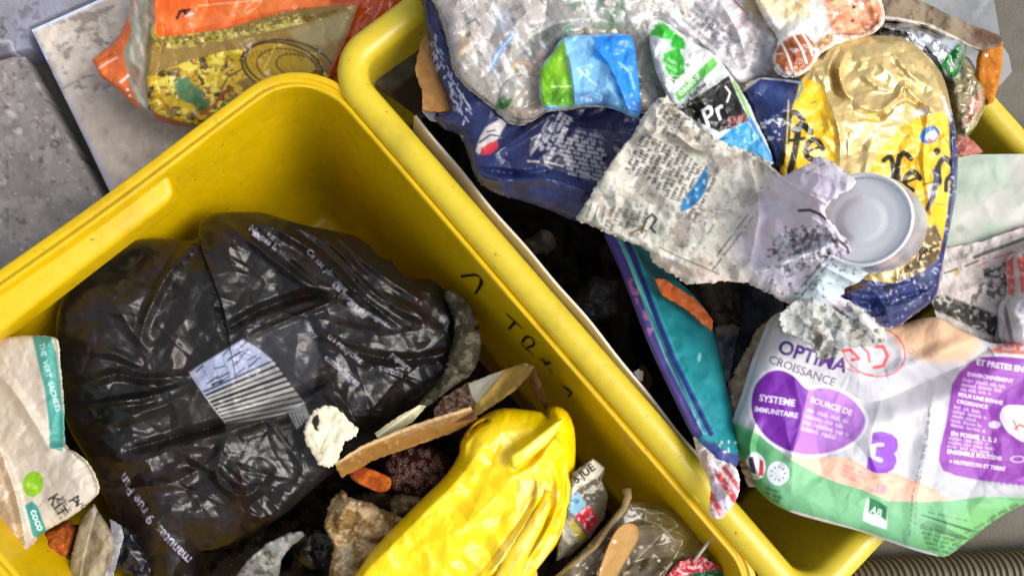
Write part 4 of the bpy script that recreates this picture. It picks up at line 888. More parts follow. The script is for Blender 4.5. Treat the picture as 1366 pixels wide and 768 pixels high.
# papers on the right
def p_green(c):
    c.blot('#a7b8a6', 50, .5, 3, .8, .2); c.blot('#c8c2bc', 40, .55, 7, .7, .2); c.blot('#8f9a8c', 8, .68, 5, .4, .1); c.ell(1281, 305, 6, 5, '#8a9084', 0, .6, soft=.8)
sheet('green_grey_sheet', [(1268, 212), (1300, 206), (1420, 205), (1430, 330), (1330, 330), (1262, 345), (1256, 300)], plane3((1270, 210, .318), (1400, 205, .326), (1270, 335, .322)), '#b2c0ae', 'soft', p_green,
      lambda X, Y, d: crump(X, Y, 60, .004, 3), .0015, 1.6, None, 'pale green grey sheet at the right edge below the yellow rim', 'sheet')
def p_news(c):
    c.blot('#b5aba6', 22, .5, 3, .8, .15); c.blot('#e0d6cf', 16, .58, 5, .7, .12)
    c.line([(1262, 330), (1310, 318), (1372, 302)], 2, '#c06a62', .8, dash=4); c.line([(1255, 366), (1290, 354), (1314, 344)], 2.2, '#2c2824', .9, dash=3.5); c.line([(1300, 343), (1335, 330), (1372, 316)], 5, '#3b3a38', .9); c.line([(1300, 357), (1330, 343), (1372, 330)], 2, '#c8504c', .8, dash=4)
    c.line([(1270, 340), (1300, 330)], 1.4, '#6a8a70', .6); c.ell(1276, 363, 4, 3, '#d8b048', 0, .8)
    c.blot('#55504a', 9, .5, 7, .95, .08, poly=[(1312, 365), (1345, 350), (1352, 380), (1325, 388)]); c.blot('#2a2620', 6, .55, 8, .9, .06, poly=[(1310, 360), (1350, 345), (1352, 390), (1290, 410)])
    dk = [(1245, 396), (1262, 394), (1290, 404), (1330, 420), (1352, 424), (1350, 450), (1318, 446), (1270, 424), (1245, 412)]
    c.poly(dk, '#3a3834', 1, 1.5, wob=2); c.blot('#6d6a60', 5, .55, 9, .8, .08, poly=dk); c.blot('#c9c4b8', 5, .66, 12, .9, .05, poly=dk)
    c.line([(1252, 424), (1300, 448), (1330, 458)], 1.5, '#8a8478', .7, dash=3)
sheet('newspaper', torn([(1255, 333), (1310, 322), (1372, 300), (1430, 290), (1430, 470), (1330, 466), (1250, 425), (1243, 400), (1246, 370)], .8, 4, 3), plane3((1260, 330, .327), (1400, 300, .335), (1260, 420, .322)), '#cbc0ba', 'paper', p_news,
      lambda X, Y, d: crump(X, Y, 40, .006, 3)+crump(X, Y, 14, .002, 6)+ridge(X, Y, [(1265, 350), (1320, 335), (1380, 310)], 10, .005)+ridge(X, Y, [(1280, 390), (1330, 375), (1380, 370)], 12, .004), .002, 1.2, None,
      'crumpled printed newspaper with red and black lines between green sheet and purple pack', 'newspaper')
def p_can2(c): c.poly([(1356, 345), (1366, 338), (1400, 330), (1400, 392), (1362, 390)], '#d8645a', 1, 1.5); c.blot('#f0dcd4', 6, .6, 4, .8, .1); c.line([(1340, 410), (1350, 456)], 6, '#5c5a5c', .8)
sheet('crushed_carton', torn(spl([(1342, 402), (1352, 388), (1350, 350), (1364, 332), (1420, 320), (1430, 470), (1344, 462), (1338, 430)], 3, True), .5, 4, 3), plane3((1345, 400, .334), (1400, 330, .345), (1350, 460, .332)), '#c9c6c8', 'film', p_can2,
      lambda X, Y, d: bulge(d, 25, .016)+crump(X, Y, 30, .006, 4), lambda x, y, d: .003+bulge(d, 20, .012), 1.3, None, 'white crushed carton with a red patch cut by the right edge', 'carton')

# baby milk pack
MB = [(1036, 420), (1062, 410), (1095, 418), (1130, 424), (1172, 430), (1205, 432), (1232, 424), (1254, 424), (1275, 436), (1300, 448), (1330, 458), (1366, 452), (1440, 440), (1450, 640), (1366, 672), (1330, 692), (1295, 718), (1266, 740), (1248, 741), (1210, 730), (1150, 709), (1100, 696), (1056, 683), (1030, 668), (1012, 648), (1000, 625), (990, 606), (981, 584), (984, 560), (998, 520), (1010, 480), (1024, 446)]
def p_milk(c):
    c.blot('#cfcdd2', 60, .5, 3, .5, .2)
    c.poly([(1172, 426), (1205, 428), (1235, 418), (1262, 424), (1300, 446), (1310, 462), (1288, 480), (1255, 484), (1222, 478), (1203, 466), (1190, 448)], '#e0b48c', .95, 6)
    # hill, hands
    c.poly([(970, 556), (982, 565), (1000, 573), (1017, 583), (1036, 598), (1053, 611), (1072, 622), (1093, 633), (1120, 644), (1150, 652), (1183, 667), (1225, 668), (1268, 667), (1313, 662), (1366, 664), (1450, 660), (1450, 800), (1000, 800)], '#78b886', 1, 1)
    c.poly([(970, 556), (982, 565), (1000, 573), (1017, 583), (1030, 600), (1020, 640), (1040, 676), (1000, 660)], '#3f8f52', .85, 9)
    c.poly([(1300, 668), (1380, 665), (1380, 700), (1290, 735), (1240, 740), (1225, 720)], '#74b46a', .8, 10)
    c.poly([(1050, 609), (1080, 611), (1105, 609), (1131, 610), (1142, 617), (1158, 623), (1195, 631), (1222, 641), (1245, 652), (1270, 667), (1225, 669), (1183, 667), (1150, 652), (1120, 644), (1093, 633)], '#f2bfa4', 1, 1)
    c.line([(1131, 611), (1150, 622), (1162, 632)], 2, '#d89a88', .8); c.line([(1160, 624), (1200, 636), (1250, 655)], 2, '#e2a488', .8)
    c.micro(1126, 622, 22, 34, 3, 6, 5, '#d87a90', 3, .7); c.text('18', 1166, 655, 15, 12, '#c878b0', 1, .02, .8); c.text('mois', 1160, 655, 8, 12, '#c878b0', 1, .01, .7)
    # title
    c.text('OPTIMA', 1036, 469, 26, 20, '#4a1878', 1.0, .03, bend=-.0006); c.text('CROISSANCE', 1024, 483, 15.5, 20, '#4b2a55', 1.02, .004)
    c.text('Babybio', 1036, 432, 9, 25, '#c8303a', 1, .01) if False else c.line([(1035, 432), (1046, 440), (1060, 446)], 2.2, '#c8404a', .8, dash=3)
    # red logo
    c.ell(1166, 468, 42, 33, '#d8303c', 18, .85, ring=1.8, soft=.1); c.line([(1116, 466), (1122, 456), (1124, 468), (1134, 466), (1146, 478), (1136, 480)], 4, '#e0303a', .95); c.line([(1168, 462), (1178, 462), (1184, 474), (1178, 488), (1166, 490)], 4.5, '#e0303a', .9); c.line([(1152, 464), (1158, 470), (1160, 482)], 3.5, '#e0303a', .8)
    c.line([(1120, 488), (1145, 497), (1165, 500)], 1.6, '#d8303c', .8, dash=4)
    c.ell(1215, 468, 4, 3, '#9a6a50', 0, .8, ring=1.2)
    # purple panel of two lobes, white border
    pl = spl([(1009, 512), (1024, 497), (1042, 494), (1060, 503), (1077, 519), (1100, 517), (1128, 526), (1148, 545), (1154, 565), (1140, 587), (1112, 601), (1078, 606), (1046, 598), (1020, 580), (1005, 556), (1003, 532)], 5, True)
    c.line(pl+[pl[0]], 9, '#e9e6ee', .9); c.poly(pl, '#b478cc', 1, .6); c.poly([(1000, 480), (1050, 480), (1079, 519), (1068, 560), (1058, 612), (1000, 612)], '#a75cc4', 0)
    lp = [q for q in pl]; left = [(x, y) for x, y in pl if x < 1079-(y-519)*.27]+[(1058, 601), (1079, 519)]
    import math as _m
    left = sorted(left, key=lambda q: _m.atan2(q[1]-550, q[0]-1040)); c.poly(left, '#741fa0', 1, .6)
    c.poly([(1003, 505), (1040, 492), (1045, 520), (1010, 530)], '#5a1684', .0, 4)
    c.text('SYSTEME', 1012, 534, 12.5, 9, '#efe2f6', 1.0, .02); c.text('IMMUNITAIRE', 1006, 548, 9.5, 9, '#efe2f6', 1.0, .02)
    c.text('SOURCE DE', 1080, 536, 11, 18, '#f2e6f8', 1, .02); c.micro(1076, 548, 16, 62, 4, 8.5, 6, '#e8d4f2', 4)
    c.text('3', 1156, 624, 68, 8, '#8a3ac0', 1.15, .06); c.ell(1168, 582, 5, 5, '#6a2a98')
    # round stamps
    c.ell(1008, 621, 13.5, 18, '#e8ecee', -8, 1, soft=.06); c.poly([(998, 610), (1005, 608), (1009, 632), (1001, 630)], '#2a3468', 1, .6); c.poly([(1013, 612), (1018, 614), (1019, 634), (1012, 634)], '#c8303c', 1, .6); c.micro(1000, 634, 20, 16, 1, 4, 3, '#384060', 2)
    c.ell(1038, 631, 15, 16, '#e8eef0', 0, 1, soft=.06)
    for k in range(9): c.ell(1038+9*math.cos(k*.7), 631+9*math.sin(k*.7), 1.6, 1.2, '#4a5a80', k*40, .8)
    c.micro(1022, 652, 18, 28, 3, 6, 5, '#1e4a2c', 6)
    # AB-style farm stamp
    c.poly([(1152, 684), (1157, 664), (1184, 676), (1183, 706), (1164, 700), (1151, 694)], '#dfe8e2', 1, .6); c.poly([(1160, 663), (1172, 668), (1184, 676), (1182, 694), (1172, 686), (1158, 684)], '#1c7a46', 1, .6); c.text('AB', 1160, 683, 13, 20, '#e8f2ea', 1, .02)
    # seam print
    for dx in (0, 6): c.line([(1240+dx*.2, 540), (1232+dx*.6, 600), (1217+dx, 660), (1213+dx, 718)], 1.5, '#5c5a60', .85, dash=2.6, seed=dx)
    # hatched print low right
    for k in range(16):
        c.line([(1230+k*4, 686+k*1.4), (1240+k*4.2, 690+k*1.2)], 1.6, '#1f5a3a', .85); c.line([(1228+k*3.4, 700+k*1.2), (1240+k*3.6, 694+k*1.6)], 1.4, '#1f5a3a', .8)
    c.micro(1228, 704, 14, 60, 5, 6, 5, '#1f5a3a', 12, .8, .3, 4); c.micro(1322, 692, -28, 60, 5, 7, 5.5, '#204a2a', 15, .85); c.micro(1270, 722, -28, 70, 3, 6, 5, '#3a5a20', 18, .7); c.line([(1236, 682), (1262, 688), (1290, 694)], 1.4, '#2a6a48', .8, dash=2)
    # purple text panel
    pn = [(1317, 474), (1296, 482), (1280, 496), (1270, 512), (1266, 540), (1261, 570), (1254, 596), (1252, 614), (1258, 627), (1276, 634), (1305, 640), (1340, 645), (1450, 655), (1450, 482), (1366, 478)]
    c.poly(pn, '#9440ac', 1, .8); c.poly([(1317, 468), (1340, 458), (1366, 454), (1450, 450), (1450, 474), (1366, 474)], '#dc7468', .95, 1.5); c.line([(1308, 474), (1340, 473), (1400, 478)], 4, '#f2e4e6', .9); c.micro(1338, 467, -2, 60, 1, 5, 6, '#f4e4e0', 3)
    c.text('ET PRETES EN', 1302, 486, 10.5, 9, '#f4e8f8', 1, .03); c.text('ENVIRONNEMENT', 1290, 501, 7.5, 9, '#f0e0f6', 1, .02); c.micro(1284, 508, 9, 60, 3, 6.2, 4.5, '#e0c0ea', 21)
    c.text('POUR UNE BONNE', 1278, 528, 7, 11, '#f4e8f8', 1, .03); c.text('CROISSANCE', 1276, 537, 7, 11, '#f4e8f8', 1, .03); c.micro(1273, 544, 11, 52, 5, 6, 4.5, '#e0c0ea', 22)
    c.text('EN FORME, 1, 2, 3', 1268, 580, 8, 9, '#f4e8f8', 1, .03); c.micro(1266, 585, 9, 80, 3, 5.5, 4.2, '#e0c0ea', 23); c.text('ENSEMBLE', 1263, 604, 8, 8, '#f4e8f8', 1, .03); c.text('SOUTIENS', 1302, 609, 7.5, 8, '#f4e8f8', 1, .03)
    c.text('+ NUTRITION ET TERRE', 1266, 617, 7, 8, '#f4e8f8', 1, .03); c.ell(1358, 612, 9, 4, '#e8d8f0', 0, .8, ring=1.4)
    hp_ = spl([(1334, 556), (1340, 542), (1356, 540), (1372, 542), (1400, 550), (1400, 590), (1368, 590), (1350, 580), (1340, 570)], 4, True)
    c.poly(hp_, '#f2eef2', 1, 1); c.ell(1327, 566, 8, 5, '#e0d4e4', 0, .9); c.line([(1354, 572), (1360, 566), (1372, 572)], 3, '#d85a50', .9); c.line([(1352, 560), (1358, 574)], 2, '#d85a50', .9)
    for k in range(16): c.line([(1283+k*8, 637+k*.9), (1290+k*8, 642+k*.9)], 1.8, '#a8a4b0', .7)
    # welded seam
    c.line([(1056, 684), (1100, 696), (1150, 711), (1210, 731), (1248, 742)], 7, '#efeef0', 1); c.line([(1060, 681), (1100, 692), (1150, 706)], 1.2, '#9ab8a0', .6, dash=3)
def h_milk(X, Y, d):
    z = bulge(d, 34, .016)+crump(X, Y, 90, .008, 14)+crump(X, Y, 30, .0012, 4)+crease(X, Y, 70, .0015, 5, 2, 20)
    z = z-ridge(X, Y, [(1322, 462), (1285, 486), (1230, 510), (1165, 535), (1120, 520)], 34, .015)+ridge(X, Y, [(1300, 448), (1262, 470), (1215, 490), (1180, 500)], 22, .006)
    z = z+ridge(X, Y, [(1245, 520), (1235, 600), (1214, 700)], 20, .003)+ridge(X, Y, [(1058, 500), (1072, 560), (1052, 620)], 14, .003)
    z = z+ridge(X, Y, [(1180, 520), (1160, 600), (1190, 660)], 40, .006)-ridge(X, Y, [(1095, 560), (1150, 600), (1165, 640)], 30, .004)
    z = z-ridge(X, Y, [(1255, 640), (1300, 660), (1366, 668)], 14, .003)+ridge(X, Y, [(1010, 560), (1000, 600), (1015, 640)], 10, .004)
    return z
sheet('milk_powder_pack', spl(MB, 3, True), plane3((1040, 430, .322), (1366, 470, .336), (1240, 735, .328)), '#c2c1c6', 'soft', p_milk, h_milk,
      lambda x, y, d: .003+bulge(d, 30, .025), 1.1, None, 'big white pack with two purple panels, green bottom and a number 3', 'food pack')

# ---- top: navy film, clear packs, labels
NV = [(566, -50), (564, 0), (570, 40), (578, 80), (592, 118), (600, 148), (580, 152), (592, 168), (612, 176), (624, 200), (634, 232), (650, 248), (676, 260), (700, 266), (735, 278), (776, 294), (830, 300), (900, 250), (920, 130), (900, -50)]
def p_navy(c):
    c.blot('#2a3566', 40, .5, 3, .7, .2); c.blot('#161a44', 25, .58, 5, .7, .15)
    R = random.Random(3)
    for k in range(60):                                      # worn white print down the left edge
        t_ = R.random(); x = 574+t_*46+R.uniform(-6, 10); y = 50+t_*110+R.uniform(-8, 8)
        c.line([(x, y), (x+R.uniform(-3, 5), y+R.uniform(2, 7))], R.uniform(1, 2.4), '#b9bcd4', .8)
    c.poly([(606, 176), (618, 182), (614, 196), (604, 186)], '#c4c6d4', .9, 1)
    c.line([(596, 96), (610, 118), (628, 146)], 2, '#c8c8d8', .7, dash=4)
    # small flag: white, dark lines, red
    c.poly([(648, 170), (668, 158), (676, 164), (664, 186), (650, 196), (638, 206), (634, 202), (640, 184)], '#cdc6c4', 1, 1, wob=1); c.line([(640, 190), (654, 180), (668, 182)], 2.6, '#1c1c38', .9); c.line([(650, 176), (660, 174)], 2.2, '#1c1c38', .9)
    c.poly([(642, 198), (654, 190), (664, 188), (664, 198), (654, 206), (640, 207)], '#c8303c', 1, 1)
    dk = [(700, 160), (748, 142), (800, 136), (850, 140), (840, 175), (815, 240), (775, 235), (700, 215)]
    c.poly(dk, '#1c1c3c', .8, 6)
    for (x, y, n, L_, seed) in ((728, 165, 1, 60, 1),): pass
    c.micro(747, 150, 118, 62, 3, -7, 6, '#bdbcc8', 4, .85); c.micro(730, 160, 118, 55, 2, -7, 5, '#a9a8b8', 5, .7)
    for k in range(9): c.micro(742+k*2, 183+k*6.2, 12, 62+k*1.5, 1, 6, 4.6, '#b9b6bc', 30+k, .9, .3)
    c.line([(700, 215), (728, 216), (760, 224), (798, 240)], 2.4, '#c8b8b0', .8, dash=4); c.micro(768, 176, 14, 44, 2, 7, 5, '#9a98a8', 44, .7)
sheet('navy_net_bag', torn(spl(NV, 3, True), .6, 3, 3), plane3((580, 20, .322), (640, 240, .312), (880, 100, .326)), '#232c58', 'film', p_navy,
      lambda X, Y, d: bulge(d, 45, .018)+crump(X, Y, 56, .009, 4)+crump(X, Y, 18, .0012, 8)+crease(X, Y, 44, .0030, 12, 2.4, 20)+ridge(X, Y, [(640, 238), (700, 242), (735, 240), (800, 262)], 14, .007)-ridge(X, Y, [(640, 225), (690, 232), (735, 228)], 8, .006)+ridge(X, Y, [(660, 205), (705, 175), (752, 142)], 12, .006)
      +ridge(X, Y, [(748, 142), (800, 136), (850, 140)], 8, .006), lambda x, y, d: .003+bulge(d, 30, .02), 1.2, None, 'navy blue plastic bag with white print and a small red mark', 'plastic bag')

CP = [(586, -50), (584, 10), (590, 30), (598, 60), (604, 90), (620, 112), (640, 128), (662, 146), (680, 162), (698, 165), (716, 158), (730, 148), (760, 144), (800, 140), (850, 148), (880, 150), (905, 120), (910, 60), (900, -50)]
def p_clear(c):
    c.blot('#aca49b', 30, .5, 3, .8, .2, stretch=2, ang=70); c.blot('#938b84', 18, .58, 6, .6, .15, stretch=2.5, ang=60); c.blot('#dcd8d0', 14, .62, 9, .7, .12, stretch=3, ang=65); c.poly([(586, 20), (604, 18), (612, 60), (618, 108), (600, 90)], '#8a8790', .9, 5)
    c.poly([(612, 52), (620, 40), (632, 48), (628, 70), (616, 84), (610, 74)], '#b39c78', 1, 2, wob=1.5); c.line([(624, 32), (634, 26), (640, 34)], 3, '#1e1c1e', .85); c.ell(625, 46, 3, 4, '#1e1a18', 20); c.line([(638, 56), (628, 72)], 2.5, '#2c2824', .7); c.line([(636, 34), (638, 46), (632, 52)], 2.4, '#b07a4a', .8)
    c.line([(642, 20), (645, 45), (638, 60)], 3, '#80706c', .6); c.line([(650, 5), (652, 30)], 3, '#907f7c', .6); c.line([(632, 5), (640, 25)], 2.5, '#766a68', .5)
    c.line([(657, 92), (661, 76), (672, 62), (684, 46)], 8.5, '#5c94d8', 1); c.line([(656, 90), (662, 74), (673, 60), (682, 50)], 3, '#cfe2fa', .85, dash=4); c.ell(668, 28, 12, 16, '#b8c6dc', 0, .7, soft=.8); c.line([(684, 40), (688, 34)], 5, '#88a8c8', .7)
    c.poly([(700, 66), (712, 48), (730, 36), (752, 30), (768, 34), (758, 50), (740, 62), (722, 78), (706, 84)], '#5c6a60', .9, 3, wob=2); c.blot('#2a3832', 4, .52, 12, .95, .06, poly=[(706, 60), (735, 38), (760, 36), (750, 56), (722, 72)])
    c.line([(712, 46), (738, 30), (775, 26), (808, 28)], 4, '#e8e8e0', .85); c.blot('#4a9a60', 9, .52, 14, .6, .1, poly=[(740, 0), (830, 0), (840, 40), (760, 40)]); c.ell(757, 40, 7, 5, '#3f8f5a', 0, .8, soft=.6)
    c.ell(697, 92, 15, 11, '#b8743c', 10, .95, soft=.3); c.ell(696, 94, 8, 5, '#6a8a3a', 0, .8, soft=.5); c.ell(697, 92, 13, 9, '#e0b060', 10, .8, ring=2); c.ell(720, 76, 7, 9, '#b48a70', 20, .8, soft=.5)
    c.poly([(672, 140), (690, 118), (722, 92), (728, 120), (724, 146), (706, 160), (688, 162)], '#b9aca0', 1, 2); c.poly([(660, 128), (690, 100), (714, 92), (690, 116), (670, 140)], '#c9c0b8', .8, 3); c.poly([(690, 150), (726, 118), (726, 146), (706, 162)], '#9a8678', .7, 5); c.line([(718, 96), (724, 145)], 1.3, '#dcd6ce', .8)
    c.ell(672, 137, 12, 8, '#1f7a2c', -35, 1, soft=.25); c.ell(674, 134, 6, 3, '#4aa850', -35, .9, soft=.4)
    c.poly([(800, 28), (840, 28), (856, 60), (850, 130), (880, 150), (905, 110), (905, 20)], '#bcb9ac', .8, 6); c.blot('#7e8a5c', 9, .58, 20, .6, .1, poly=[(800, 28), (850, 30), (870, 60), (840, 50)])
    c.line([(742, 146), (780, 140), (820, 138)], 6, '#b0a890', .8); c.ell(852, 70, 4, 16, '#6a5c4c', 15, .6, soft=.6); c.ell(876, 82, 12, 20, '#a9c8a4', 10, .6, soft=.8)
    c.line([(752, 8), (790, 6), (820, 10)], 3, '#77706c', .6); c.line([(845, 128), (852, 128)], 4, '#fff8f4', .9)
    c.blot('#5c564e', 9, .70, 25, .6, .05)
h_clear = lambda X, Y, d: bulge(d, 20, .010)+crump(X, Y, 50, .012, 4, warp=.9)+crump(X, Y, 22, .0016, 8)+crease(X, Y, 34, .0020, 12, 2.2, 70)+bulge(np.maximum(0, 34-np.hypot(X-700, (Y-130)*1.1)), 30, .010)
clr = sheet('food_packaging', torn(spl(CP, 3, True), .7, 3, 8), plane3((590, 20, .345), (700, 160, .340), (880, 60, .352)), '#b4aca2', 'cello', p_clear, h_clear, lambda x, y, d: .003+bulge(d, 16, .008), 1.1, None,
      'crumpled whitish clear food packaging with a green leaf and blue band', 'packaging')
OV = [(594, 0), (602, 40), (612, 84), (640, 116), (672, 138), (722, 92), (760, 46), (835, 42), (850, 60), (895, 30), (890, -40), (600, -40)]
sheet('clear_film', torn(spl(OV, 3, True), .5, 3, 9), plane3((590, 20, .354), (700, 160, .349), (880, 60, .361)), '#d9d8d8', 'clear', lambda c: c.blot('#ffffff', 9, .62, 5, .8, .10, a=.4, stretch=2.5, ang=65), lambda X, Y, d: h_clear(X, Y, d)*.9+.008*np.clip(d/12, 0, 1)+crump(X, Y, 40, .010, 41, 3, .3)+crease(X, Y, 30, .004, 42, 2, 60, 4), .0006, 1.2, clr, None, None, a=.10)

# white printed films in the middle
def p_white(c):
    c.blot('#bdb7b8', 20, .5, 3, .8, .15); c.blot('#ecebf0', 14, .58, 5, .8, .1); c.blot('#9a8f8c', 7, .66, 9, .6, .08)
    c.micro(925, 8, 40, 70, 4, 8, 6, '#5a5658', 3, .75); c.micro(940, 28, 32, 36, 2, 7, 6, '#3c3a40', 9, .8); c.micro(972, 52, 100, 46, 5, -12, 7, '#7a7880', 5, .6, .5); c.micro(1010, 35, 60, 40, 3, 9, 6, '#8a8488', 6, .6)
    c.line([(978, 0), (990, 12), (997, 20)], 2.6, '#b0522c', .9); c.poly([(990, -20), (1040, -20), (1050, 12), (1020, 22), (995, 18)], '#e2cf9c', .8, 5); c.ell(1000, 30, 40, 12, '#d8c4c4', 0, .5, soft=.8)
    c.poly([(1020, 60), (1035, 75), (1030, 100), (1012, 108), (1004, 90)], '#cfd0d6', .8, 4)
sheet('printed_film', torn(spl([(836, -50), (842, 20), (850, 40), (880, 60), (930, 110), (985, 122), (1015, 104), (1045, 102), (1064, 84), (1060, 40), (1070, -50)], 3, True), .8, 3, 6), plane3((850, 20, .350), (985, 120, .352), (1050, 20, .356)), '#d8d4d6', 'film', p_white,
      lambda X, Y, d: bulge(d, 20, .012)+crump(X, Y, 40, .012, 9, warp=.9)+crump(X, Y, 16, .0020, 3)+crease(X, Y, 34, .0035, 12, 2.2, 35)+ridge(X, Y, [(870, 0), (905, 30), (950, 70), (990, 110)], 12, .007)+ridge(X, Y, [(960, 0), (985, 45), (1000, 100)], 12, .005),
      lambda x, y, d: .002+bulge(d, 12, .006), 1.2, None, 'white crinkled printed film between clear pack and gold bag', 'film')
# lime and blue wrapper
def p_lb(c):
    c.poly([(720, 95), (752, 52), (766, 130), (765, 142), (722, 140)], '#78b81c', 1, .8); c.poly([(740, 80), (752, 56), (758, 92), (744, 104)], '#a4d83c', .7, 4); c.poly([(724, 122), (768, 120), (768, 140), (730, 140)], '#4f8f14', .8, 4); c.line([(736, 116), (764, 115)], 3, '#d8f0a0', .7)
    c.poly([(752, 48), (842, 46), (856, 80), (856, 156), (800, 138), (767, 136)], '#7cb6e0', 1, .8); c.poly([(790, 58), (800, 48), (842, 46), (858, 90), (856, 156), (835, 146), (822, 120), (812, 88), (790, 76)], '#1f84dc', 1, 2.5, wob=3)
    c.blot('#0f62b8', 10, .6, 4, .6, .12, poly=[(790, 50), (856, 46), (856, 150), (820, 130)]); c.poly([(765, 122), (812, 124), (850, 150), (800, 142), (766, 140)], '#3c6c98', .8, 4); c.line([(770, 92), (797, 115)], 1.6, '#d8ecf8', .8); c.line([(826, 84), (840, 96), (846, 118)], 4, '#7cc0f4', .8)
sheet('sachet', spl([(722, 92), (738, 70), (752, 50), (790, 46), (838, 46), (846, 62), (850, 90), (854, 130), (852, 156), (825, 146), (795, 139), (760, 142), (724, 142)], 3, True), plane3((730, 130, .372), (752, 50, .374), (850, 140, .378)), '#8cc0e4', 'film', p_lb,
      lambda X, Y, d: bulge(d, 12, .005)+crump(X, Y, 26, .005, 5)+ridge(X, Y, [(752, 50), (764, 100), (768, 140)], 9, .004)+ridge(X, Y, [(790, 60), (815, 90), (840, 150)], 10, .005), lambda x, y, d: .002+bulge(d, 10, .004), 1.0, None, 'glossy sachet, lime green at left and bright blue at right', 'sachet')
# green / black label
def p_lab(c):
    c.blot('#c9cdc8', 14, .5, 3, .7, .15); c.poly([(869, 34), (884, 30), (900, 44), (912, 52), (914, 66), (898, 66), (880, 50), (868, 48)], '#2fb02c', 1, 1.5, wob=2); c.poly([(884, 72), (906, 64), (914, 80), (913, 100), (902, 108), (888, 94)], '#35b832', 1, 1.5, wob=2); c.micro(890, 80, 30, 22, 3, 8, 5, '#c8f0c0', 3, .7); c.poly([(882, 52), (896, 54), (894, 64), (880, 66)], '#dce4ee', .8, 2)
    c.poly([(900, 126), (951, 76), (958, 86), (906, 136)], '#5fb84c', 1, .8); c.text('ORIGINE', 909, 129, 9.5, -44, '#e8f8e0', 1, .02); c.micro(899, 110, -47, 42, 1, 6, 6.5, '#2a2c2a', 6, .9); c.text('aux herbes', 912, 144, 10, -46, '#1c1c1c', 1, .03)
    c.poly([(906, 146), (930, 128), (972, 101), (984, 128), (1000, 162), (960, 176), (921, 158)], '#15150f', 1, 1, wob=1)
    c.text('Pr', 942, 172, 36, -32, '#f0eef0', 1, .01, shear=.2); c.line([(932, 160), (936, 168), (944, 170)], 2.5, '#e8e6e8', .9); c.line([(968, 116), (974, 124), (970, 136)], 2.5, '#f0eef0', .9); c.poly([(968, 160), (996, 150), (998, 162), (975, 170)], '#7a2c28', .8, 3)
    c.line([(979, 110), (990, 132), (1004, 165), (1020, 195)], 4, '#79b838', .9); c.line([(1000, 158), (1016, 188), (1030, 214)], 5, '#2c88d0', .9)
    c.poly([(956, 188), (975, 172), (997, 162), (1006, 176), (1030, 218), (1008, 205), (984, 196), (966, 194)], '#48a4dc', 1, 1); c.line([(955, 196), (962, 186), (972, 184)], 4, '#1c5c84', .9); c.blot('#7cc8f0', 8, .6, 8, .6, .1, poly=[(960, 185), (1000, 165), (1028, 215)])
sheet('label_film', torn(spl([(866, 30), (884, 28), (905, 42), (930, 60), (955, 74), (975, 100), (990, 122), (1010, 160), (1032, 218), (1006, 212), (975, 204), (948, 192), (920, 168), (900, 146), (885, 115), (872, 80)], 3, True), .5, 3, 4), plane3((875, 40, .372), (980, 110, .376), (1000, 205, .380)), '#dcdedc', 'film', p_lab,
      lambda X, Y, d: bulge(d, 12, .005)+crump(X, Y, 30, .007, 5)+crump(X, Y, 12, .0015, 5)+ridge(X, Y, [(905, 146), (940, 122), (974, 100)], 9, .004), lambda x, y, d: .0015+bulge(d, 10, .004), 1.0, None, 'label film with green bar and white script on black, blue tip', 'label film')
# film with food photo
def p_food(c):
    c.blot('#e8e4dc', 20, .5, 3, .8, .2); c.poly([(1000, -40), (1090, -40), (1080, 20), (1050, 30), (1010, 10)], '#e6cf94', .8, 8); c.blot('#e0b060', 10, .6, 6, .7, .1, poly=[(1000, -30), (1090, -30), (1080, 20), (1010, 16)])
    c.poly([(1098, -40), (1160, -40), (1178, 20), (1172, 36), (1150, 48), (1122, 50), (1108, 34), (1100, 10)], '#d8875a', 1, 3, wob=2); c.blot('#e8b48c', 12, .5, 8, .8, .12, poly=[(1100, -20), (1165, -20), (1172, 30), (1115, 45)]); c.blot('#a8482c', 8, .64, 9, .7, .08, poly=[(1100, -10), (1180, 0), (1172, 40), (1110, 46)]); c.ell(1139, 10, 2.4, 2.4, '#5a2418'); c.ell(1137, 28, 2.6, 2.4, '#6a2c1c'); c.line([(1114, 46), (1150, 46), (1174, 28)], 4, '#6a3830', .7)
    c.poly([(1034, 68), (1050, 50), (1072, 42), (1088, 60), (1084, 84), (1068, 98), (1046, 96), (1034, 84)], '#a4582c', 1, 2, wob=2); c.blot('#7c3a1c', 8, .55, 12, .8, .1, poly=[(1036, 68), (1060, 45), (1088, 65), (1080, 94), (1046, 94)])
    for (a, b, d_) in (((1042, 56), (1050, 72), (1058, 96)), ((1058, 46), (1070, 66), (1076, 84)), ((1070, 44), (1080, 60), (1084, 74))): c.line([a, b, d_], 3, '#eee4dc', .9)
    c.poly([(1082, 62), (1100, 48), (1112, 42), (1112, 56), (1096, 68)], '#a87838', 1, 2); c.micro(1030, 20, 50, 40, 2, 8, 5, '#a8a49c', 6, .6); c.blot('#ffffff', 6, .66, 14, .9, .06)
sheet('printed_film', torn(spl([(1004, -50), (1160, -50), (1176, 0), (1180, 28), (1166, 44), (1140, 52), (1118, 60), (1096, 72), (1080, 94), (1060, 102), (1040, 98), (1032, 76), (1040, 50), (1020, 20)], 3, True), .6, 3, 5), plane3((1020, 0, .378), (1175, 0, .382), (1060, 100, .382)), '#dcd6cc', 'film', p_food,
      lambda X, Y, d: bulge(d, 14, .006)+crump(X, Y, 40, .009, 6)+crease(X, Y, 24, .0020, 12, 2, -30), lambda x, y, d: .002+bulge(d, 12, .004), 1.1, None, 'film printed with a picture of orange and brown food at the top', 'film')
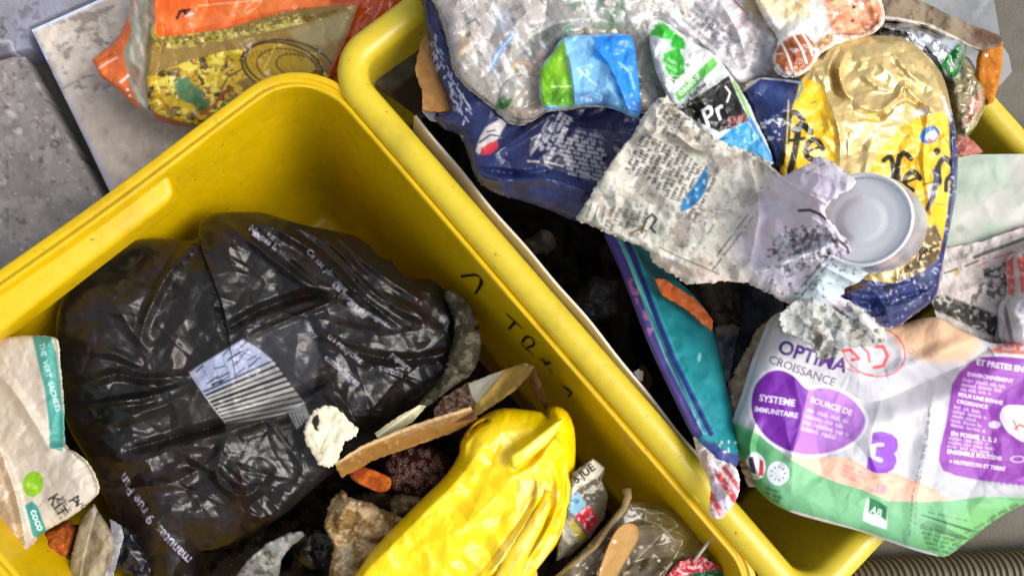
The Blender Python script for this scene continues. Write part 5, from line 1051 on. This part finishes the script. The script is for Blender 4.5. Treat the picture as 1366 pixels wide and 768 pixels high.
# top right: flap, can, pale pack
def p_flap(c): c.blot('#6d5a48', 9, .56, 3, .8, .1); c.line([(1168, 22), (1200, 26), (1240, 34), (1272, 50), (1308, 70)], 4, '#d8cfc0', .9); c.poly([(1296, 34), (1340, 50), (1330, 62), (1300, 60)], '#54392c', .8, 4)
sheet('carton_flap', torn([(1152, -40), (1200, -40), (1230, 2), (1262, 18), (1300, 34), (1336, 48), (1336, 60), (1312, 68), (1290, 60), (1262, 46), (1232, 34), (1196, 26), (1170, 26), (1160, 0)], .7, 4, 5), plane3((1170, 20, .352), (1330, 50, .362), (1200, -40, .362)), '#8f7f6a', 'card', p_flap,
      lambda X, Y, d: crump(X, Y, 40, .006, 6), .0025, 1.3, None, 'brown carton flap crossing above the crushed can', 'cardboard')
sheet('carton_flap', [(1166, 22), (1200, 24), (1242, 36), (1268, 52), (1262, 64), (1230, 50), (1196, 44), (1170, 40)], plane3((1170, 22, .340), (1268, 52, .345), (1196, 44, .318)), '#8a7a38', 'card', lambda c: c.blot('#5c4c1c', 9, .52, 3, .8, .1), lambda X, Y, d: crump(X, Y, 30, .003, 6), .0025, 1.2, None,
      'olive inner face of a carton just left of the crushed can', 'cardboard')
# crushed can: a silver mouth with green body
def p_gc(c):
    c.poly([(1254, 88), (1270, 66), (1288, 50), (1286, 80), (1272, 112), (1262, 104)], '#0c6a22', 1, 1, a=.3); c.blot('#2ab04a', 5, .62, 4, .9, .06, a=.5, poly=[(1254, 88), (1288, 50), (1286, 80), (1272, 112)]); c.blot('#063a12', 6, .6, 5, .8, .1, a=.3, poly=[(1254, 88), (1288, 50), (1286, 80), (1272, 112)])
    c.line([(1190, 42), (1220, 36), (1250, 50)], 3, '#8f8a84', .6); c.blot('#a8a8ac', 14, .55, 8, .6, .15); c.poly([(1244, 62), (1262, 46), (1284, 52), (1262, 72), (1254, 84)], '#e6e9ec', .9, 2)
sheet('crushed_can', spl([(1162, 44), (1178, 30), (1205, 30), (1236, 38), (1262, 44), (1282, 50), (1289, 58), (1286, 84), (1274, 112), (1262, 106), (1240, 92), (1215, 72), (1190, 60)], 3, True), plane3((1165, 45, .338), (1280, 50, .352), (1262, 106, .336)), '#c6c8cc', 'foil', p_gc,
      lambda X, Y, d: bulge(d, 14, .012)+crump(X, Y, 34, .010, 6)+ridge(X, Y, [(1175, 36), (1215, 46), (1250, 78), (1262, 104)], 9, .008)-ridge(X, Y, [(1200, 40), (1230, 56), (1246, 84)], 9, .007), lambda x, y, d: .003+bulge(d, 14, .02), 1.0, None,
      'crushed silver and green drink can behind the gold bag', 'can', a=.85)
def p_jar(c): c.blot('#8f8258', 9, .52, 4, .8, .1, a=.8); c.blot('#d8cfa4', 5, .62, 5, .9, .06, a=.95); c.poly([(1292, 135), (1302, 120), (1312, 128), (1308, 146), (1296, 158), (1286, 168)], '#c07c5c', .95, 2, a=.95); c.line([(1300, 128), (1295, 150)], 3, '#f0dcd0', .9, a=1)
sheet('clear_cup', torn(spl([(1268, 96), (1284, 74), (1296, 82), (1306, 100), (1316, 124), (1312, 150), (1300, 172), (1288, 182), (1276, 170), (1268, 130)], 3, True), .6, 3, 5), plane3((1280, 80, .336), (1315, 130, .336), (1280, 180, .330)), '#9a8f68', 'clear', p_jar,
      lambda X, Y, d: bulge(d, 12, .012)+crump(X, Y, 16, .006, 6), lambda x, y, d: .001+bulge(d, 12, .01), 1.0, None, 'crumpled translucent cup right of the gold bag, with a pinkish smear', 'cup', a=.88)
sheet('meat_scrap', torn([(1272, 182), (1284, 176), (1296, 186), (1312, 202), (1300, 212), (1274, 212)], .8, 3, 3), .312, '#a4574a', 'soft', lambda c: c.blot('#c89080', 6, .55, 3, .8, .1), lambda X, Y, d: bulge(d, 8, .006)+crump(X, Y, 12, .003, 3), .003, 1.0, None, 'pinkish scrap between clear cup and green grey sheet', 'food scrap')
def p_of(c): c.blot('#9a5a1c', 8, .55, 3, .7, .1, stretch=3, ang=80); c.blot('#d89a54', 4, .66, 5, .8, .06); c.ell(1316, 74, 2.4, 2.4, '#f0e0d0'); c.line([(1313, 62), (1336, 57)], 2.5, '#d8a878', .8)
sheet('orange_flap', torn([(1311, 61), (1324, 58), (1338, 56), (1337, 88), (1331, 118), (1325, 136), (1318, 139), (1310, 124), (1304, 104), (1305, 80)], .6, 4, 3), plane3((1311, 61, .352), (1338, 56, .352), (1320, 138, .342)), '#b8701f', 'card', p_of,
      lambda X, Y, d: crump(X, Y, 26, .005, 3)+bulge(d, 8, .003), .0025, 1.0, None, 'orange cardboard flap hanging over the right rim near the top', 'cardboard')
sheet('clear_strip', [(1338, 62), (1346, 74), (1350, 96), (1336, 112), (1331, 116)], .318, '#8f9090', 'soft', None, None, .002, 1.0, None, 'small grey strip just behind the orange flap', 'strip')

# gold coffee bag
GB = [(990, 122), (1012, 104), (1040, 104), (1066, 102), (1076, 88), (1092, 72), (1112, 58), (1140, 50), (1170, 47), (1198, 50), (1222, 60), (1246, 84), (1260, 108), (1268, 140), (1276, 180), (1278, 220), (1275, 262), (1268, 300), (1260, 340), (1254, 372), (1250, 392), (1236, 408), (1214, 424), (1196, 437), (1168, 434), (1138, 424), (1116, 408), (1100, 385), (1070, 330), (1044, 268), (1030, 215), (1012, 170)]
def p_gold(c):
    F_ = 0.0
    c.blot('#e6c987', 50, .5, 3, .5, .2, a=.6); c.blot('#c2a465', 16, .62, 6, .4, .12, a=.6)
    c.poly([(1068, 103), (1094, 112), (1104, 132), (1112, 160), (1118, 220), (1116, 260), (1030, 260), (1040, 216), (1052, 150)], '#eebc08', 1, 1, a=F_)
    c.blot('#fae060', 5, .66, 8, .8, .06, a=F_, poly=[(1068, 130), (1104, 132), (1118, 220), (1040, 216)])
    c.poly([(985, 128), (1014, 100), (1068, 105), (1062, 130), (1050, 165), (1040, 235), (1020, 200)], '#1d2a5c', 1, 1, a=F_); c.poly([(1005, 118), (1040, 112), (1052, 130), (1030, 140)], '#3a4c8c', .6, 8, a=F_); c.blot('#c8cce0', 4, .52, 4, .95, .06, a=F_, poly=[(1012, 160), (1044, 158), (1040, 168), (1016, 172)]); c.blot('#c8cce0', 4.5, .5, 5, .95, .06, a=F_, poly=[(1018, 178), (1044, 172), (1040, 186), (1022, 188)])
    c.line([(990, 122), (1014, 104), (1040, 106), (1066, 110)], 3, '#c9cede', .9, a=F_); c.line([(1068, 108), (1070, 118), (1062, 132)], 4, '#3a8ca0', .8, a=F_)
    K = '#1a150b'
    g_ = lambda pts, w_: c.line(spl(pts, 4), w_, K, 1, a=F_)
    g_([(1048, 155), (1060, 150), (1071, 160)], 8); g_([(1053, 154), (1050, 182), (1042, 218)], 8); g_([(1060, 173), (1071, 167), (1081, 176)], 9); g_([(1065, 172), (1061, 198), (1054, 229)], 9); c.line([(1042, 189), (1073, 185)], 5, K, 1, a=F_)
    g_([(1098, 198), (1087, 186), (1076, 194), (1076, 208), (1087, 214)], 7.5); c.line([(1078, 202), (1094, 196)], 4, K, 1, a=F_); c.line([(1071, 160), (1066, 166)], 4, K, 1, a=F_)
    c.line([(1052, 134), (1048, 232)], 2, '#f8e48a', .5, a=F_); c.line([(1082, 138), (1088, 136)], 2, K, .6, a=F_)
    ye = [(1156, 240), (1163, 222), (1180, 192), (1204, 168), (1228, 157), (1252, 150), (1264, 152), (1270, 178), (1272, 235), (1262, 300), (1254, 345), (1222, 350), (1180, 330)]
    c.poly(ye, '#edb90a', 1, 1, a=F_); c.blot('#f8d840', 12, .6, 12, .6, .1, a=F_, poly=ye, stretch=3, ang=80); c.blot('#b88408', 12, .66, 13, .5, .1, a=F_, poly=ye, stretch=3, ang=80)
    c.ell(1240, 180, 14, 11, '#2f6cb0', -35, 1, a=F_, soft=.15); c.ell(1242, 182, 8, 6, '#e8ecf0', -35, 1, a=F_, soft=.2); c.ell(1240, 187, 4, 3, '#c86a3a', 0, .9, a=F_)
    g_([(1179, 214), (1187, 209), (1191, 220), (1192, 243)], 7); g_([(1200, 208), (1197, 228), (1200, 247)], 7.5); g_([(1199, 212), (1206, 204), (1215, 212)], 7); c.line([(1192, 226), (1200, 222)], 4, K, 1, a=F_)
    g_([(1227, 238), (1218, 229), (1208, 237), (1208, 248), (1217, 254)], 7); c.line([(1209, 243), (1222, 238)], 3.5, K, 1, a=F_); c.ell(1250, 202, 5, 5, K, 0, 1, a=F_)
    g_([(1253, 244), (1252, 222), (1260, 211), (1269, 219)], 7.5); g_([(1262, 254), (1263, 240), (1271, 232)], 6)
    c.line([(1246, 228), (1250, 240), (1245, 262), (1236, 280)], 6, '#3a5a8c', .9, a=F_); c.line([(1248, 222), (1246, 244), (1240, 268), (1234, 282)], 2.5, '#1c2030', .9, a=F_); c.line([(1232, 246), (1256, 240)], 2.4, K, .8, a=F_); c.line([(1250, 272), (1262, 274)], 1.6, K, .7, a=F_)
    c.ell(1240, 255, 4, 10, '#c8d0dc', 15, .6, a=F_, soft=.6)
    lo = [(1190, 372), (1222, 340), (1232, 300), (1250, 300), (1256, 320), (1250, 350), (1228, 366), (1200, 378)]
    c.poly(lo, '#6a5222', 1, 2, a=.2); c.blot('#e6d49c', 4.5, .56, 15, .95, .06, a=.2, poly=lo); c.blot('#2a1c08', 5, .56, 16, .9, .08, a=.1, poly=lo)
    nv = [(1100, 385), (1108, 372), (1150, 372), (1190, 378), (1228, 364), (1250, 348), (1258, 318), (1264, 282), (1268, 225), (1266, 150), (1272, 150), (1285, 220), (1282, 270), (1275, 320), (1266, 400), (1220, 440), (1160, 445), (1110, 420)]
    c.poly(nv, '#1c2656', 1, 1, a=F_, wob=1); c.blot('#2e3c74', 12, .55, 17, .7, .12, a=F_, poly=nv); c.blot('#b8c0d8', 4, .72, 18, .8, .05, a=F_, poly=nv); c.poly([(1108, 376), (1128, 370), (1160, 380), (1130, 392), (1112, 390)], '#5a4430', .9, 3, a=.1)
    c.line([(1258, 130), (1264, 150), (1268, 160)], 5, '#d8d4e0', .8, a=.2); c.ell(1228, 150, 10, 4, '#e8e0e8', -20, .8, a=.3, soft=.5)
def h_gold(X, Y, d):
    z = bulge(d, 34, .015)+crump(X, Y, 50, .009, 22)+crump(X, Y, 18, .0010, 5)+crease(X, Y, 40, .0035, 9, 1.4, 60)
    z = z-ridge(X, Y, [(1122, 66), (1112, 90), (1116, 118), (1128, 134)], 8, .0045)+ridge(X, Y, [(1130, 66), (1120, 92), (1126, 122), (1138, 132)], 6, .0030)
    z = z+ridge(X, Y, [(1140, 140), (1170, 148), (1195, 134), (1206, 116), (1226, 134), (1250, 150)], 10, .0050)-ridge(X, Y, [(1138, 150), (1172, 158), (1205, 132), (1240, 152)], 7, .0030)
    z = z+ridge(X, Y, [(1150, 100), (1165, 112), (1185, 122)], 9, .0030)+ridge(X, Y, [(1190, 70), (1215, 100), (1245, 118)], 10, .0030)+ridge(X, Y, [(1100, 120), (1120, 180), (1118, 240)], 9, .0030)
    z = z+ridge(X, Y, [(1160, 200), (1150, 240), (1130, 280)], 14, .0015)+ridge(X, Y, [(1238, 150), (1232, 220), (1246, 300)], 7, .0025)+ridge(X, Y, [(1266, 130), (1272, 220), (1262, 320)], 7, .0030)
    z = z-ridge(X, Y, [(1120, 398), (1170, 404), (1220, 392), (1250, 372)], 9, .0060)+ridge(X, Y, [(1118, 412), (1168, 422), (1215, 408)], 9, .0035)+ridge(X, Y, [(1130, 384), (1180, 388), (1225, 374)], 7, .0035)
    return z
sheet('coffee_bag', spl(GB, 3, True), plane3((1040, 110, .372), (1260, 110, .372), (1180, 430, .358)), '#d8bc7e', 'foil', p_gold, h_gold, lambda x, y, d: .003+bulge(d, 30, .03), 1.1, None,
      'gold coffee bag with yellow panels, black gothic letters and navy edge', 'coffee bag', a=.6)

# beige printed paper and the lilac piece
BP = [(768, 292), (782, 270), (800, 240), (822, 208), (845, 178), (862, 150), (876, 132), (890, 128), (904, 142), (918, 158), (936, 172), (956, 186), (976, 196), (1000, 204), (1024, 218), (1044, 234), (1066, 226), (1094, 208), (1110, 216), (1128, 228), (1143, 241), (1136, 254), (1120, 260), (1106, 270), (1098, 282), (1108, 296), (1118, 308), (1130, 320), (1138, 334), (1134, 346), (1152, 350), (1162, 360), (1150, 374), (1128, 384), (1122, 396), (1140, 404), (1160, 420), (1182, 440), (1178, 456), (1150, 462), (1128, 452), (1108, 436), (1080, 420), (1050, 404), (1022, 388), (1000, 378), (975, 374), (945, 378), (918, 378), (894, 364), (872, 350), (866, 334), (850, 326), (828, 318), (800, 306)]
def p_bp(c):
    c.blot('#bab4a6', 30, .5, 3, .8, .2); c.blot('#dcd8cc', 18, .56, 5, .7, .12); c.blot('#8c7c6c', 22, .62, 7, .6, .12); c.blot('#a8ae9c', 26, .6, 8, .35, .15)
    c.micro(858, 178, 117, 56, 6, -8, 6.4, '#26221e', 3, .95, .15); c.micro(902, 196, 116, 66, 9, -7.8, 6.2, '#2a2520', 4, .92, .2, 2)
    for k in range(6): c.micro(816+k*9, 276+k*1.5, 112, 34, 1, 6, 6.5, '#3a352e', 50+k, .85)
    for k in range(3): c.line([(789+k*9, 272+k*2), (782+k*10, 290+k*3)], 2, '#3c3830', .8)
    c.line([(856, 310), (862, 292), (870, 286), (876, 292), (868, 304), (874, 310)], 3.5, '#2c2824', .9); c.line([(840, 312), (852, 306), (862, 308)], 3.5, '#7a5c28', .8)
    c.micro(884, 140, 118, 40, 5, -8, 6, '#45403a', 9, .8); c.blot('#4a453c', 5, .56, 13, .8, .08, poly=[(876, 132), (900, 140), (960, 188), (930, 190), (895, 168)])
    c.poly(spl([(908, 281), (912, 266), (924, 250), (936, 232), (943, 221), (944, 240), (939, 258), (928, 272), (916, 280)], 4, True), '#2f7aac', 1, .8); c.line([(922, 268), (938, 240)], 2, '#4c98c8', .6)
    c.blot('#7c706c', 14, .5, 15, .7, .15, poly=[(895, 285), (925, 280), (918, 330), (890, 330)]); c.poly([(868, 340), (890, 346), (960, 366), (1010, 380), (940, 380), (894, 366)], '#c8b4aa', .7, 4)
    for dx in (0, 7): c.line([(1001+dx, 282+dx*.4), (944+dx, 357+dx*.4)], 1.8, '#2e2a2c', .9, dash=5, seed=dx)
    c.line([(880, 330), (900, 340), (942, 358), (960, 366)], 1.6, '#3c3632', .8); c.line([(944, 312), (952, 300)], 3, '#5c5648', .6)
    c.blot('#3a362e', 5, .72, 19, .85, .05); c.blot('#e8e6ea', 6, .7, 20, .8, .06)
    c.blot('#3c3a38', 7, .5, 23, .85, .08, poly=[(1060, 380), (1110, 370), (1180, 440), (1176, 460), (1128, 452), (1080, 420)]); c.blot('#dcdde0', 7, .5, 24, .9, .08, poly=[(1060, 390), (1110, 380), (1180, 440), (1176, 460), (1128, 452), (1080, 424)])
def p_lil(c):
    c.poly([(1040, 236), (1094, 205), (1150, 240), (1140, 300), (1170, 360), (1120, 410), (1060, 400), (1010, 380), (985, 330), (1010, 280)], '#cfc6d8', .95, 18)
    lz = [(1030, 240), (1094, 205), (1150, 240), (1170, 360), (1120, 400), (1030, 380), (1005, 320)]
    c.blot('#dfd6e4', 26, .5, 3, .7, .2, poly=lz); c.blot('#dcc6cc', 20, .58, 6, .5, .15, poly=lz); c.poly([(1100, 350), (1150, 345), (1160, 370), (1100, 405), (1050, 400)], '#bcd0d4', .8, 8)
    c.line([(1072, 234), (1085, 226), (1100, 218)], 2, '#6c6480', .7, dash=3); c.line([(1066, 281), (1080, 280), (1094, 286), (1101, 292)], 4, '#3c3430', .95); c.line([(1108, 324), (1118, 320), (1130, 330), (1132, 338)], 4, '#4a4440', .9); c.line([(1118, 308), (1132, 326)], 1.5, '#5c5860', .8)
    dm = [(1030, 320), (1050, 306), (1090, 300), (1118, 316), (1118, 336), (1090, 350), (1050, 372), (1030, 350)]
    c.blot('#4c4650', 7, .5, 9, .9, .08, poly=dm); c.blot('#e8e8f2', 6, .5, 10, .95, .07, poly=dm); c.blot('#6a5c38', 5, .6, 11, .9, .06, poly=[(1052, 314), (1095, 310), (1110, 340), (1060, 350)]); c.blot('#6878a0', 6, .62, 12, .7, .08, poly=dm)
    c.line([(1010, 362), (1044, 350), (1080, 336), (1110, 326)], 6, '#e6e8f4', .9)
    for dx in (0, 7): c.line([(1111+dx, 334+dx*.4), (1060+dx, 393+dx*.4)], 1.8, '#3a3634', .9, dash=5, seed=3+dx)
    c.blot('#2c2a2c', 4.5, .7, 20, .85, .05, poly=[(1030, 300), (1160, 300), (1160, 405), (1010, 405)])
def z_bp(X, Y):
    return plane3((780, 290, .345), (890, 130, .392), (1150, 440, .372))(X, Y)+.044*np.exp(-((X-1120)/75)**2-((Y-290)/75)**2)
sheet('printed_paper', torn(BP, 1.5, 3.2, 6), z_bp, '#d2ccc0', 'paper', lambda c: (p_bp(c), p_lil(c)),
      lambda X, Y, d: crump(X, Y, 64, .014, 6, 3, .35)+crump(X, Y, 24, .0030, 3)+crease(X, Y, 44, .0038, 5, 2.5, 28, 5)+crease(X, Y, 22, .0010, 15)+ridge(X, Y, [(850, 190), (890, 175), (930, 200), (960, 195)], 10, .006)+ridge(X, Y, [(800, 300), (870, 335), (960, 372), (1040, 400)], 12, .004)
      +ridge(X, Y, [(1000, 215), (1012, 280), (1000, 350)], 14, .006)+ridge(X, Y, [(1010, 364), (1060, 344), (1116, 324)], 10, .007)-ridge(X, Y, [(1020, 340), (1070, 322), (1110, 312)], 9, .006)+(crump(X, Y, 12, .006, 31)*np.exp(-((X-1075)/38)**2-((Y-330)/24)**2))+bulge(d, 14, .004), .0018, 1.05, None,
      'long torn off-white paper with black print, running from navy bag to can', 'paper')
sheet('paper_scrap', torn(spl([(1040, 424), (1052, 408), (1072, 398), (1100, 404), (1120, 418), (1142, 428), (1172, 442), (1178, 456), (1152, 462), (1128, 462), (1112, 474), (1094, 478), (1084, 462), (1066, 450), (1046, 444)], 3, True), 2.2, 3, 12), plane3((1040, 424, .372), (1170, 440, .376), (1095, 475, .366)), '#a8a8a2', 'paper',
      lambda c: (c.blot('#c6c8c6', 14, .52, 3, .7, .15), c.blot('#55534a', 10, .62, 6, .8, .08), c.blot('#8c7a60', 8, .64, 8, .7, .08), c.line([(1148, 450), (1162, 440), (1172, 446)], 2, '#3c3c3a', .8)),
      lambda X, Y, d: crump(X, Y, 30, .008, 6)+crease(X, Y, 18, .002, 3), .0015, 1.0, None, 'dirty white torn paper hanging onto the top of the white purple pack', 'paper scrap')

# round can lying on the bag, its domed end towards us
def lathe(name, prof, base, ax, m, parent, seg=72, dent=0.0):
    ax = Vector(ax).normalized(); q = Vector((0, 0, 1)).rotation_difference(ax); V = []; F = []
    for i, (r, h) in enumerate(prof):
        for k in range(seg):
            a = 2*math.pi*k/seg; rr = r*(1+dent*(math.sin(3*a+1)+.6*math.sin(5*a+h*60)))
            p = q @ Vector((rr*math.cos(a), rr*math.sin(a), h+dent*.02*math.sin(2*a))); V.append(tuple(np.array(base)+np.array(p)))
    for i in range(len(prof)-1):
        for k in range(seg): F.append((i*seg+k, i*seg+(k+1) % seg, (i+1)*seg+(k+1) % seg, (i+1)*seg+k))
    F.append(tuple(range(seg))[::-1]); F.append(tuple((len(prof)-1)*seg+k for k in range(seg)))
    return link_mesh(name, np.array(V), F, m, parent, sharp=50)
cc_ = W(1150, 293, .428); base = W(1168, 303, .390)
axv = cc_-base
hh = np.linalg.norm(axv); R0 = .0350
can = tag(empty('drink_can', tuple(base)), 'round silver can end pointing up, half covered by the long torn paper', 'can')
lathe('can_body', [(R0*.7, -.004), (R0*.95, 0), (R0*1.0, .004), (R0, hh*.35), (R0*.995, hh*.55), (R0*.97, hh*.72), (R0*.92, hh*.9), (R0*.915, hh*.97)], base, axv, 'metal', can, dent=.006)
lid = [(R0*.905, hh*.95), (R0*.925, hh*.99), (R0*.935, hh*1.02), (R0*.925, hh*1.05), (R0*.90, hh*1.06), (R0*.875, hh*1.045), (R0*.86, hh*1.0), (R0*.845, hh*.955), (R0*.825, hh*.95)]
for k in range(14):
    a_ = k/13; lid.append((R0*(.81*(1-a_)+.01), hh*.975+.0035*(1-(1-a_)**2)-(.0008 if 4 < k < 7 else 0)))
lathe('can_lid', lid, base, axv, 'lid', can, dent=.003)
